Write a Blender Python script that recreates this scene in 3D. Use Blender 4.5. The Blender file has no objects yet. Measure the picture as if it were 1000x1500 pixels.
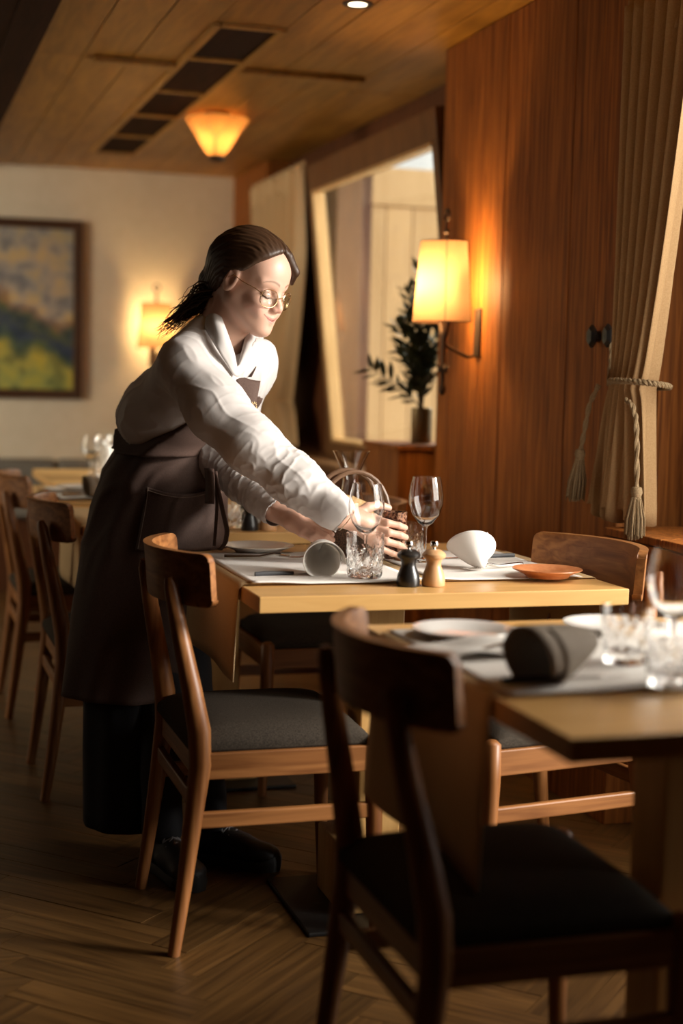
import bpy, bmesh, math, random
import numpy as np
from mathutils import Vector, Matrix, noise
random.seed(7)
S = bpy.context.scene
COL = S.collection
PI = math.pi

# ---------------------------------------------------------------- camera
F_PX, YAW, TILT, ROLL, CAM_H = 2200.0, math.radians(17.0), math.atan(200/2200.0), math.radians(1.3), 1.21
fwd = Vector((math.sin(YAW)*math.cos(TILT), math.cos(YAW)*math.cos(TILT), -math.sin(TILT)))
_r0 = Vector((math.cos(YAW), -math.sin(YAW), 0)); _u0 = _r0.cross(fwd)
rgt = _r0*math.cos(ROLL) + _u0*math.sin(ROLL); upv = -_r0*math.sin(ROLL) + _u0*math.cos(ROLL)
CAM = Vector((0, 0, CAM_H))
cd = bpy.data.cameras.new('camera'); co = bpy.data.objects.new('camera', cd); COL.objects.link(co)
co.matrix_world = Matrix((( rgt.x, upv.x, -fwd.x, 0), (rgt.y, upv.y, -fwd.y, 0), (rgt.z, upv.z, -fwd.z, CAM_H), (0, 0, 0, 1)))
cd.sensor_fit = 'VERTICAL'; cd.sensor_height = 36.0; cd.lens = 36.0*F_PX/1500.0
cd.clip_start = .05; cd.clip_end = 200
cd.dof.use_dof = True; cd.dof.focus_distance = 3.52; cd.dof.aperture_fstop = 1.65
S.camera = co

# ---------------------------------------------------------------- world, daylight, exposure
S.view_settings.view_transform = 'Standard'; S.view_settings.look = 'None'
S.view_settings.gamma = 1.0; S.view_settings.use_curve_mapping = False
S.view_settings.exposure = 0.0
W = bpy.data.worlds.new('sky'); S.world = W; W.use_nodes = True
_bg = W.node_tree.nodes['Background']; _bg.inputs[0].default_value = (1, .97, .91, 1); _bg.inputs[1].default_value = 1.2
def area(name, loc, target, sx, sy, power, col):
    l = bpy.data.lights.new(name, 'AREA'); l.shape = 'RECTANGLE'; l.size = sx; l.size_y = sy; l.energy = power; l.color = col
    o = bpy.data.objects.new(name, l); COL.objects.link(o); o.location = loc
    o.rotation_euler = (Vector(target)-Vector(loc)).to_track_quat('-Z', 'Y').to_euler(); return o
# daylight entering by the near window (outside the frame) and the far window, plus an added fill on the left
sun = bpy.data.lights.new('low_sun', 'SUN'); sun.energy = 4.6; sun.angle = math.radians(9); sun.color = (1, .94, .86)
so_ = bpy.data.objects.new('low_sun', sun); COL.objects.link(so_); so_.location = (6, -1, 4)
so_.rotation_euler = (-Vector((.86, -.46, .27))).to_track_quat('-Z', 'Y').to_euler()
area('daylight_near_window', (2.32, 2.38, 1.36), (.7, 3.1, .45), 1.25, 1.6, 47, (1, .93, .82))
area('daylight_far_window', (2.75, 6.1, 1.9), (.6, 5.4, .6), 1.3, 1.2, 40, (1, .90, .74))
fill_ = area('fill_left', (-3.1, 6.6, 1.6), (.9, 8.6, .9), 2.4, 1.4, 84, (1, .85, .62)); fill_.data.spread = math.radians(126)  # added unseen fill for the back wall and her back

def at(px, py, d):
    "pixel + depth along the view axis -> world point (used once, to set things out)"
    return CAM + (fwd + rgt*((px-500)/F_PX) - upv*((py-750)/F_PX))*d
def atz(px, py, z):
    r = fwd + rgt*((px-500)/F_PX) - upv*((py-750)/F_PX)
    return CAM + r*((z-CAM_H)/r.z)

# ---------------------------------------------------------------- materials
def mat(name, col=(.5,.5,.5), rough=.5, metal=0, **kw):
    m = bpy.data.materials.new(name); m.use_nodes = True
    b = m.node_tree.nodes['Principled BSDF']
    b.inputs['Base Color'].default_value = (*col, 1); b.inputs['Roughness'].default_value = rough; b.inputs['Metallic'].default_value = metal
    for k, v in kw.items():
        b.inputs[k.replace('_', ' ')].default_value = v
    return m
def nd(m, t, **kw):
    n = m.node_tree.nodes.new(t)
    for k, v in kw.items(): setattr(n, k, v)
    return n
def lk(m, a, b): m.node_tree.links.new(a, b)
def noisy(m, scale=(8,8,8), nscale=3, detail=5, lo=None, hi=None, p0=.3, p1=.7, bump=.1, dist=.3, rnd=0, bdist=.002):
    b = m.node_tree.nodes['Principled BSDF']
    tc = nd(m, 'ShaderNodeTexCoord'); mp = nd(m, 'ShaderNodeMapping'); mp.inputs['Scale'].default_value = scale
    lk(m, tc.outputs['Object'], mp.inputs['Vector'])
    nz = nd(m, 'ShaderNodeTexNoise'); nz.inputs['Scale'].default_value = nscale; nz.inputs['Detail'].default_value = detail; nz.inputs['Distortion'].default_value = dist
    src = mp.outputs['Vector']
    if rnd:
        oi = nd(m, 'ShaderNodeObjectInfo'); ml = nd(m, 'ShaderNodeVectorMath', operation='SCALE'); ml.inputs[0].default_value = (37, 53, 71)
        lk(m, oi.outputs['Random'], ml.inputs['Scale'])
        ad = nd(m, 'ShaderNodeVectorMath', operation='ADD'); lk(m, src, ad.inputs[0]); lk(m, ml.outputs[0], ad.inputs[1]); src = ad.outputs[0]
    lk(m, src, nz.inputs['Vector'])
    if lo is not None:
        r = nd(m, 'ShaderNodeValToRGB'); e = r.color_ramp.elements
        e[0].position = p0; e[0].color = (*lo, 1); e[1].position = p1; e[1].color = (*hi, 1)
        lk(m, nz.outputs['Fac'], r.inputs['Fac']); out = r.outputs['Color']
        if rnd:
            h = nd(m, 'ShaderNodeHueSaturation'); mr = nd(m, 'ShaderNodeMapRange'); mr.inputs['To Min'].default_value = 1-rnd; mr.inputs['To Max'].default_value = 1+rnd
            lk(m, oi.outputs['Random'], mr.inputs['Value']); lk(m, mr.outputs[0], h.inputs['Value']); lk(m, out, h.inputs['Color']); out = h.outputs['Color']
        lk(m, out, b.inputs['Base Color'])
    if bump:
        bp = nd(m, 'ShaderNodeBump'); bp.inputs['Strength'].default_value = bump; bp.inputs['Distance'].default_value = bdist
        lk(m, nz.outputs['Fac'], bp.inputs['Height']); lk(m, bp.outputs['Normal'], b.inputs['Normal'])
    return m
def wood(name, lo, hi, axis=0, rough=.42, rnd=.0, g=22, bump=.12, spec=.4):
    sc = [g, g, g]; sc[axis] = 1.3
    m = mat(name, hi, rough); m.node_tree.nodes['Principled BSDF'].inputs['Specular IOR Level'].default_value = spec
    return noisy(m, sc, 2.2, 6, lo, hi, .3, .7, bump, .8, rnd)
M = {}
M['chair_z'] = wood('chair_oak_upright', (.15,.050,.012), (.35,.145,.044), 2)
M['chair_x'] = wood('chair_oak_rail', (.15,.050,.012), (.35,.145,.044), 0)
M['chair_y'] = wood('chair_oak_back', (.15,.050,.012), (.36,.150,.046), 1, g=26)
M['table_x'] = wood('table_oak', (.58,.32,.105), (.70,.415,.15), 0, .36, g=14, bump=.05)
M['table_z'] = wood('table_oak_post', (.50,.28,.09), (.62,.38,.14), 2, .42, g=14)
M['panel'] = wood('panel_larch', (.13,.037,.006), (.40,.134,.024), 2, .62, .09, g=30, spec=.22)
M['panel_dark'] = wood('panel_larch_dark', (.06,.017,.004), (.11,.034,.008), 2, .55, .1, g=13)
M['ceil'] = wood('ceiling_larch', (.26,.120,.017), (.43,.212,.033), 1, .45, .12, g=12)
M['beam'] = wood('beam_dark', (.020,.008,.0035), (.040,.015,.006), 1, .8, .1, spec=.08)
M['frame'] = wood('window_frame_wood', (.11,.045,.012), (.18,.078,.022), 2, .5)
M['bead'] = wood('window_bead_wood', (.48,.29,.12), (.60,.38,.17), 2, .4)
M['floor'] = wood('floor_smoked_oak', (.060,.027,.0075), (.165,.080,.023), 0, .38, .26, g=26, bump=.12)
M['floor_base'] = mat('floor_joint', (.02,.012,.007), .7)
M['plaster'] = noisy(mat('cream_plaster', (.80,.72,.58), .85), (3,3,3), 6, 4, (.78,.70,.56), (.83,.75,.62), .3, .7, .06)
M['dark'] = mat('dark_void', (.012,.007,.005), .8)
M['iron'] = noisy(mat('black_steel', (.014,.013,.013), .42, .3), (20,20,20), 4, 3, bump=.05)
M['wrought'] = noisy(mat('wrought_iron', (.05,.028,.016), .55, .4), (30,30,30), 4, 3, bump=.2)
M['seat'] = noisy(mat('charcoal_seat_fabric', (.085,.082,.08), .95, Specular_IOR_Level=.08), (120,120,120), 3, 3, (.028,.022,.017), (.066,.053,.040), .3, .7, .5, bdist=.001)
M['runner'] = noisy(mat('linen_runner', (.80,.77,.73), .85), (140,140,140), 3, 2, (.76,.72,.67), (.84,.81,.77), .3, .7, .3, bdist=.0008)
M['tan_linen'] = noisy(mat('tan_linen', (.50,.37,.22), .85), (140,140,140), 3, 2, (.48,.32,.155), (.58,.41,.215), .3, .7, .3, bdist=.0008)
M['napkin'] = noisy(mat('white_napkin', (.80,.77,.73), .8), (60,60,60), 3, 3, bump=.1)
M['napkin_taupe_shaded'] = noisy(mat('taupe_napkin_shaded', (.20,.155,.11), .8), (60,60,60), 3, 3, bump=.1)  # taupe deepened so the colour carries the foreground napkin's backlit shade
M['china'] = mat('white_china', (.82,.79,.75), .18, Coat_Weight=.4)
M['terra'] = noisy(mat('terracotta_glaze', (.55,.20,.08), .3), (20,20,20), 3, 4, (.48,.16,.06), (.62,.26,.11), .3, .7, .05)
M['steel'] = mat('cutlery_steel', (.72,.69,.65), .2, 1)
M['handle'] = mat('dark_handle', (.03,.03,.035), .4)
M['black_lacquer'] = noisy(mat('black_lacquer', (.018,.016,.015), .28), (9,9,9), 3, 2, bump=.02)
M['mill_wood'] = wood('beech_mill', (.50,.27,.12), (.66,.39,.20), 2, .35, g=18, bump=.04)
M['chrome'] = mat('chrome', (.85,.84,.82), .08, 1)
M['glass'] = mat('clear_glass', (1,1,1), .02, Transmission_Weight=1.0, IOR=1.46)
M['glass_dark'] = noisy(mat('brown_glass', (.42,.17,.10), .15, Transmission_Weight=.45, IOR=1.45), (60,60,60), 2, 2, (.06,.018,.010), (.50,.26,.16), .46, .60, .3)
M['bronze'] = noisy(mat('bronze_vase', (.20,.14,.07), .38, .75), (14,14,14), 3, 4, bump=.1)
M['leaf'] = noisy(mat('olive_leaf', (.055,.075,.035), .5), (30,30,30), 3, 2, (.022,.030,.010), (.060,.072,.026), .3, .7, 0)
M['stem'] = mat('twig', (.09,.065,.035), .7)
M['curtain'] = noisy(mat('cream_curtain', (.55,.42,.27), .85), (90,90,90), 3, 2, (.60,.41,.22), (.68,.49,.28), .3, .7, .2, bdist=.0008)
M['curtain_shaded'] = noisy(mat('cream_curtain_shaded', (.34,.23,.12), .85), (90,90,90), 3, 2, (.36,.215,.095), (.44,.275,.13), .3, .7, .2, bdist=.0008)  # near curtain: cream cloth with its dimness put into a darker colour
M['rope'] = noisy(mat('tieback_rope', (.26,.17,.085), .85), (160,160,160), 3, 2, (.18,.115,.055), (.33,.23,.12), .3, .7, .6)
M['bench_grey'] = noisy(mat('grey_upholstery', (.20,.185,.165), .85), (50,50,50), 3, 3, bump=.2)
M['ext_board'] = wood('outer_board', (.66,.41,.185), (.74,.48,.23), 2, .6, .05, g=10)
M['leather'] = noisy(mat('brown_leather', (.16,.085,.045), .45), (60,60,60), 3, 3, bump=.15)
M['wicker'] = noisy(mat('dark_wicker', (.06,.03,.015), .5), (150,150,150), 2, 2, (.025,.012,.007), (.17,.09,.045), .35, .65, .6)
M['bread'] = noisy(mat('bread_crust', (.62,.38,.15), .7), (30,30,30), 3, 4, (.50,.28,.10), (.76,.54,.27), .3, .7, .3)
def glasspane(name):
    m = bpy.data.materials.new(name); m.use_nodes = True; t = m.node_tree; t.nodes.remove(t.nodes['Principled BSDF'])
    o = t.nodes['Material Output']; tr = nd(m, 'ShaderNodeBsdfTransparent'); gl = nd(m, 'ShaderNodeBsdfGlossy'); gl.inputs['Roughness'].default_value = .01
    tr.inputs[0].default_value = (.95,.97,.96,1)
    fr = nd(m, 'ShaderNodeLayerWeight'); pw = nd(m, 'ShaderNodeMath', operation='POWER'); pw.inputs[1].default_value = 5; lk(m, fr.outputs['Facing'], pw.inputs[0]); mx = nd(m, 'ShaderNodeMixShader')
    ma = nd(m, 'ShaderNodeMath', operation='MULTIPLY_ADD'); ma.inputs[1].default_value = .7; ma.inputs[2].default_value = .04; ma.use_clamp = True
    lk(m, pw.outputs[0], ma.inputs[0]); lk(m, ma.outputs[0], mx.inputs[0]); lk(m, tr.outputs[0], mx.inputs[1]); lk(m, gl.outputs[0], mx.inputs[2]); lk(m, mx.outputs[0], o.inputs[0])
    return m
M['pane'] = glasspane('window_glass'); M['lens'] = glasspane('spectacle_glass')
def shade(name, col, tw=.65):
    m = bpy.data.materials.new(name); m.use_nodes = True; t = m.node_tree; t.nodes.remove(t.nodes['Principled BSDF'])
    o = t.nodes['Material Output']; tr = nd(m, 'ShaderNodeBsdfTranslucent'); df = nd(m, 'ShaderNodeBsdfDiffuse'); mx = nd(m, 'ShaderNodeMixShader')
    tr.inputs[0].default_value = (*col, 1); df.inputs[0].default_value = (*col, 1); mx.inputs[0].default_value = 1-tw
    lk(m, tr.outputs[0], mx.inputs[1]); lk(m, df.outputs[0], mx.inputs[2]); lk(m, mx.outputs[0], o.inputs[0]); return m
M['shade'] = shade('parchment_shade', (.34,.195,.105), .5); M['lampglass'] = shade('alabaster_shade', (.2,.1,.035), .5)
def emit(name, col, s):
    m = bpy.data.materials.new(name); m.use_nodes = True; t = m.node_tree; t.nodes.remove(t.nodes['Principled BSDF'])
    e = nd(m, 'ShaderNodeEmission'); e.inputs[0].default_value = (*col, 1); e.inputs[1].default_value = s
    lk(m, e.outputs[0], t.nodes['Material Output'].inputs[0]); return m
M['bulb'] = emit('warm_bulb', (1, .72, .36), 20); M['spot_emit'] = emit('spot_lamp', (1, .82, .55), 6)

# ---------------------------------------------------------------- mesh helpers
class MB:
    def __init__(s): s.v, s.f = [], []
    def add(s, v, f):
        n = len(s.v); s.v += [tuple(p) for p in v]; s.f += [tuple(i+n for i in q) for q in f]; return s
    def box(s, c, d, m=None):
        x, y, z = d[0]/2, d[1]/2, d[2]/2
        v = [Vector((a*x, b*y, e*z)) for a in (-1,1) for b in (-1,1) for e in (-1,1)]
        c = Vector(c); v = [(m@p if m else p)+c for p in v]
        return s.add(v, [(0,1,3,2),(4,6,7,5),(0,4,5,1),(2,3,7,6),(0,2,6,4),(1,5,7,3)])
    def bx(s, x0, x1, y0, y1, z0, z1): return s.box(((x0+x1)/2,(y0+y1)/2,(z0+z1)/2), (x1-x0,y1-y0,z1-z0))
    def tube(s, pts, rad, n=10, cap=True, flat=1.0):
        pts = [Vector(p) for p in pts]; k = len(pts)
        if not hasattr(rad, '__len__'): rad = [rad]*k
        prev = None; v = []; f = []
        for i, p in enumerate(pts):
            t = (pts[min(i+1,k-1)]-pts[max(i-1,0)]).normalized()
            if prev is None:
                a = Vector((0,0,1)) if abs(t.z) < .9 else Vector((1,0,0)); prev = t.cross(a).normalized()
            prev = (prev - t*prev.dot(t)).normalized(); b = t.cross(prev)
            for j in range(n):
                q = 2*PI*j/n; v.append(p + (prev*math.cos(q)*flat + b*math.sin(q))*rad[i])
        for i in range(k-1):
            for j in range(n):
                f.append((i*n+j, i*n+(j+1)%n, (i+1)*n+(j+1)%n, (i+1)*n+j))
        if cap: f.append(tuple(range(n-1,-1,-1))); f.append(tuple((k-1)*n+j for j in range(n)))
        return s.add(v, f)
    def lathe(s, prof, n=28, c=(0,0,0), wob=None):
        v = []; f = []; k = len(prof)
        for i, (r, z) in enumerate(prof):
            for j in range(n):
                a = 2*PI*j/n; rr = r*(wob(a, z) if wob else 1)
                v.append((c[0]+rr*math.cos(a), c[1]+rr*math.sin(a), c[2]+z))
        for i in range(k-1):
            for j in range(n):
                f.append((i*n+j, i*n+(j+1)%n, (i+1)*n+(j+1)%n, (i+1)*n+j))
        if prof[0][0] > 1e-5: f.append(tuple(range(n-1,-1,-1)))
        if prof[-1][0] > 1e-5: f.append(tuple((k-1)*n+j for j in range(n)))
        return s.add(v, f)
    def grid(s, fn, nu, nv, closed=False):
        v = [fn(i/(nu-1) if not closed else i/nu, j/(nv-1)) for j in range(nv) for i in range(nu)]
        f = [(j*nu+i, j*nu+(i+1)%nu, (j+1)*nu+(i+1)%nu, (j+1)*nu+i) for j in range(nv-1) for i in range(nu if closed else nu-1)]
        return s.add(v, f)
    def mesh(s, name, m, smooth=35, recalc=True, clean=False):
        me = bpy.data.meshes.new(name); me.from_pydata([tuple(p) for p in s.v], [], s.f)
        if recalc or clean:
            b = bmesh.new(); b.from_mesh(me)
            if clean: bmesh.ops.remove_doubles(b, verts=b.verts, dist=1e-5)
            if recalc: bmesh.ops.recalc_face_normals(b, faces=b.faces)
            b.to_mesh(me); b.free()
        for mm in (m if isinstance(m, (list, tuple)) else [m]): me.materials.append(mm)
        if smooth:
            for p in me.polygons: p.use_smooth = True
            me.set_sharp_from_angle(angle=math.radians(smooth))
        me.update(); return me
    def obj(s, name, m, parent=None, bevel=0, thick=0, sub=0, smooth=35, **kw):
        return put(name, s.mesh(name, m, smooth, **kw), parent, bevel, thick, sub)
def put(name, me, parent=None, bevel=0, thick=0, sub=0):
    o = bpy.data.objects.new(name, me); COL.objects.link(o)
    if parent: o.parent = parent
    if thick:
        d = o.modifiers.new('thickness', 'SOLIDIFY'); d.thickness = thick; d.offset = 0
    if bevel:
        d = o.modifiers.new('bevel', 'BEVEL'); d.width = bevel; d.segments = 2; d.limit_method = 'ANGLE'; d.angle_limit = math.radians(40)
    if sub:
        d = o.modifiers.new('sub', 'SUBSURF'); d.levels = sub; d.render_levels = sub
    return o
def tag(o, label=None, cat=None, group=None, kind=None):
    if label: o['label'] = label
    if cat: o['category'] = cat
    if group: o['group'] = group
    if kind: o['kind'] = kind
    return o
def empty(name, label, cat, loc=(0,0,0), rz=0, group=None):
    o = bpy.data.objects.new(name, None); COL.objects.link(o); o.location = loc; o.rotation_euler = (0,0,rz); o.empty_display_size = .05
    return tag(o, label, cat, group)
def dup(root, loc, rz, label, group=None, par=None):
    c = root.copy(); COL.objects.link(c); c.parent = par
    if par is None:
        c.location = loc; c.rotation_euler = (0,0,rz); c['label'] = label
        if group: c['group'] = group
    for ch in list(root.children): dup(ch, None, 0, None, None, c)
    return c
def struct(o): o['kind'] = 'structure'; return o
def rotx(a): return Matrix.Rotation(a, 3, 'X')
def roty(a): return Matrix.Rotation(a, 3, 'Y')
def rotz(a): return Matrix.Rotation(a, 3, 'Z')
# ================================================================ THE ROOM
BACK, WR, NICHE, HC = 8.75, 1.88, 2.10, 2.35
XL, YN = -3.2, -1.6
# floor: slab + herringbone planks
fl = struct(MB().bx(XL, 2.3, YN, BACK+.1, -.06, -.006).obj('floor', M['floor_base'], smooth=0))
pl_l, pl_w = .45, .09
cells = []
n = 5
for k in range(-110, 110):
    for m_ in range(-12, 13):
        for c, a in (((k+2*n*m_+n/2, k+.5), 0), ((k+2*n*m_+.5, k-2*n+1+n/2), PI/2)):
            x, y = c[0]*pl_w, c[1]*pl_w; q = math.cos(PI/4)
            x, y = (x-y)*q+.6, (x+y)*q+3
            if XL < x < 2.25 and YN < y < BACK: cells.append((x, y, a+PI/4))
def seen(x, y):
    d = x*math.sin(YAW)+y*math.cos(YAW); l = x*math.cos(YAW)-y*math.sin(YAW)
    return d > 1.6 and abs(l/d) < .27
cells = list(dict.fromkeys((round(x,4), round(y,4), a) for x, y, a in cells))
vis = sorted([c for c in cells if seen(c[0], c[1])], key=lambda c: c[1])
near = set(vis[:300])
me_pl = MB().box((0,0,-.009), (pl_l-.0016, pl_w-.0016, .018)).mesh('plank', M['floor'], 0)
rest = MB()
for c in cells:
    dz = random.uniform(-.0006, .0006)
    if c in near:
        o = put('plank', me_pl, fl); o.location = (c[0], c[1], dz); o.rotation_euler = (random.uniform(-.002,.002), random.uniform(-.001,.001), c[2])
    else:
        rest.box((c[0], c[1], -.009), (pl_l-.0016, pl_w-.0016, .018), rotz(c[2]))
o = rest.obj('plank_field', M['floor'], fl, smooth=0); o['kind'] = 'stuff'

def boards(parent, name, rects, m, axis, t):
    "rects in the plane: each becomes one board object"
    for r in rects:
        MB().bx(*r).obj(name, m, parent, bevel=.004, smooth=0)
# right wall: the larch panel between the two window niches
wr = struct(MB().bx(WR+.02, NICHE+.2, 3.64, 5.03, 0, HC).obj('wall_right', M['panel_dark'], smooth=0))
ys = [3.64, 3.80, 3.975, 4.12, 4.27, 4.46, 4.60, 4.74, 4.90, 5.03]
for a, b in zip(ys, ys[1:]): MB().bx(WR+random.uniform(-.002,.002), WR+.022, a+.0006, b-.0006, .0, HC-.002).obj('board', M['panel'], wr, bevel=.0018, smooth=0)
# reveals of the panel
for k in range(2):
    MB().bx(WR+.002+.11*k, WR+.11*(k+1), 3.63, 3.645, 0, HC-.002).obj('board', M['panel'], wr, bevel=.003, smooth=0)
# far pillar, back niche walls
wp = struct(MB().bx(1.99, NICHE+.2, 7.95, BACK, 0, HC).obj('wall_right_far', M['panel'], smooth=0))
for a, b in ((7.95,8.2),(8.2,8.48),(8.48,8.75)): MB().bx(1.97, 1.992, a+.002, b-.002, 0, HC-.002).obj('board', M['panel'], wp, bevel=.003, smooth=0)
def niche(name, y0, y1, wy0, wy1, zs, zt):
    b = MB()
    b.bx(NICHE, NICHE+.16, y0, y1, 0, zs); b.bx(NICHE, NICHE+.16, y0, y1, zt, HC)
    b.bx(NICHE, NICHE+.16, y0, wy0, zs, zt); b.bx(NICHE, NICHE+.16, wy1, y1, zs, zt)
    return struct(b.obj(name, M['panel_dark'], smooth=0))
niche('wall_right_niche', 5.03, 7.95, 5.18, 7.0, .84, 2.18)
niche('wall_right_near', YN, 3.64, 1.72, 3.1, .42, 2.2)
# window sill / ledge of the near niche
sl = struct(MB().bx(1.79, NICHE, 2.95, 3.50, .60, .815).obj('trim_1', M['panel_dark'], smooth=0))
for a, b in ((2.95,3.2),(3.2,3.50)): MB().bx(1.78, NICHE, a+.001, b-.001, .815, .835).obj('board', M['panel'], sl, bevel=.003, smooth=0)
MB().bx(1.778, 1.79, 2.95, 3.50, .62, .812).obj('board', M['panel'], sl, bevel=.003, smooth=0)
MB().bx(1.92, 2.04, 3.0, 3.2, .8352, .8376).obj('vent_slot', M['dark'], sl, smooth=0)
# window boards along the far niche
s2 = struct(MB().bx(1.86, NICHE+.02, 5.03, 7.95, .79, .82).obj('trim_2', M['frame'], bevel=.004, smooth=0))
# back wall, other walls
wb = struct(MB().bx(XL, NICHE+.2, BACK, BACK+.1, 0, HC+.05).obj('wall_back', M['plaster'], smooth=0))
struct(MB().bx(XL-.1, XL, YN, BACK, 0, HC+.05).obj('wall_left', M['panel_dark'], smooth=0))
struct(MB().bx(XL, NICHE+.2, YN-.1, YN, 0, HC+.05).obj('wall_front', M['panel_dark'], smooth=0))
# ceiling
cl = struct(MB().bx(XL-.1, NICHE+.16, YN-.1, BACK+.1, HC+.02, HC+.1).obj('ceiling', M['beam'], smooth=0))
def cb(x0, x1, y0, y1): MB().bx(x0+.0015, x1-.0015, y0+.0012, y1-.0012, HC+random.uniform(-.0015,.0015), HC+.022).obj('board', M['ceil'], cl, bevel=.003, smooth=0)
for xs in ([.52,.70,.875,1.045], [1.285,1.45,1.615,1.78]):
    for a, b in zip(xs, xs[1:]):
        for y0, y1 in ((1.2,3.4),(3.4,5.66),(5.66,BACK)): cb(a, b, y0, y1)
for y0, y1 in ((1.2,3.0),(3.0,5.9),(5.9,BACK)): cb(1.78, NICHE+.005, y0, y1)
cb(1.045, 1.285, 1.2, 3.1); cb(1.045, 1.285, 3.1, 4.95)
cb(1.045, 1.285, 8.03, BACK)
for x0, x1 in ((.74,1.045),(1.285,1.775)):
    MB().bx(x0, x1, 5.61, 5.68, HC-.022, HC).obj('batten', M['ceil'], cl, bevel=.004, smooth=0)
bm = struct(MB().bx(.40, .52, YN, BACK, HC-.035, HC+.02).obj('trim_3', M['beam'], smooth=0, bevel=.004))
for xs in ([-3.2,-2.6,-2.0,-1.4,-.8,-.2,.40],):
    for a, b in zip(xs, xs[1:]): MB().bx(a+.001, b-.001, YN, BACK, HC-.03, HC+.02).obj('board', M['beam'], cl, smooth=0)
# air vent let into the ceiling
vt = empty('ceiling_vent', 'long dark ceiling vent of five panels in a wooden frame', 'vent', (1.165, 6.49, HC))
vy = [4.956, 5.504, 6.183, 6.801, 7.426, 8.022]
for a, b in zip(vy, vy[1:]):
    MB().bx(1.06-1.165, 1.27-1.165, a+.018-6.49, b-.018-6.49, -.002, .016).obj('vent_panel', M['beam'], vt, smooth=0)
for x in (1.052, 1.278): MB().bx(x-.014-1.165, x+.014-1.165, vy[0]-6.49, vy[-1]-6.49, -.012, .016).obj('frame_bar', M['ceil'], vt, smooth=0, bevel=.002)
for y in vy: MB().bx(1.066-1.165, 1.264-1.165, y-.016-6.49, y+.016-6.49, -.011, .016).obj('frame_bar', M['ceil'], vt, smooth=0, bevel=.002)

# ---------------------------------------------------------------- far window: fixed casing and a tilted sash
wn = struct(MB().bx(NICHE-.03, NICHE+.1, 5.10, 5.20, .82, 2.2).bx(NICHE-.03, NICHE+.1, 6.96, 7.08, .82, 2.2)
            .bx(NICHE-.03, NICHE+.1, 5.20, 6.96, 2.15, 2.2).bx(NICHE-.03, NICHE+.1, 5.20, 6.96, .82, .87).obj('window_1', M['frame'], bevel=.004, smooth=0))
ang = math.atan2(.125, 1.16)
sash = bpy.data.objects.new('sash', None); COL.objects.link(sash); sash.parent = wn
def sbox(name, m, y0, y1, z0, z1, x0=-.03, x1=.03, bv=.004):
    # sash space: z along the sash from its hinge, x through it
    b = MB().bx(x0, x1, y0, y1, z0, z1); R = roty(-ang)
    b.v = [tuple(R@Vector(p)+Vector((2.075, 0, .86))) for p in b.v]
    return b.obj(name, m, wn, bevel=bv, smooth=0)
COL.objects.unlink(sash); bpy.data.objects.remove(sash)
Y0, Y1 = 5.27, 6.82
sbox('sash_rail', M['frame'], Y0-.08, Y1+.10, 1.215, 1.335); sbox('sash_rail', M['frame'], Y0-.08, Y1+.10, -.04, .04)
sbox('sash_stile', M['frame'], Y1+.03, Y1+.10, .04, 1.215); sbox('sash_stile', M['frame'], Y0-.08, Y0-.02, .04, 1.215)
sbox('glazing_bead', M['bead'], Y1, Y1+.03, .04, 1.215, -.036, .02, .002); sbox('glazing_bead', M['bead'], Y0-.02, Y1+.0, 1.20, 1.215, -.034, .02, .002)
sbox('glazing_bead', M['bead'], Y0-.02, Y1+.0, .04, .055, -.034, .02, .002)
sbox('pane', M['pane'], Y0-.02, Y1, .055, 1.20, -.002, .002, 0)
# what stands outside it: the boarded flank of a neighbouring bay, a terrace and a hedge
ext = tag(bpy.data.objects.new('bay_wall', None), 'pale boarded wall standing outside the tilted window', 'wall'); COL.objects.link(ext); ext.location = (2.5, 7.75, 0)
for k in range(5):
    MB().bx(-.22+.15*k, -.07+.15*k-.004, -.012, .05, 0, 2.25).obj('board', M['ext_board'], ext, bevel=.004, smooth=0)
MB().bx(-.22, .53, -.03, .06, 2.12, 2.32).obj('beam', M['ext_board'], ext, bevel=.004, smooth=0)
terr = struct(MB().bx(2.3, 12, -4, 24, -.3, -.2).obj('terrace', mat('terrace_stone', (.55,.53,.48), .8), smooth=0))

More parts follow.
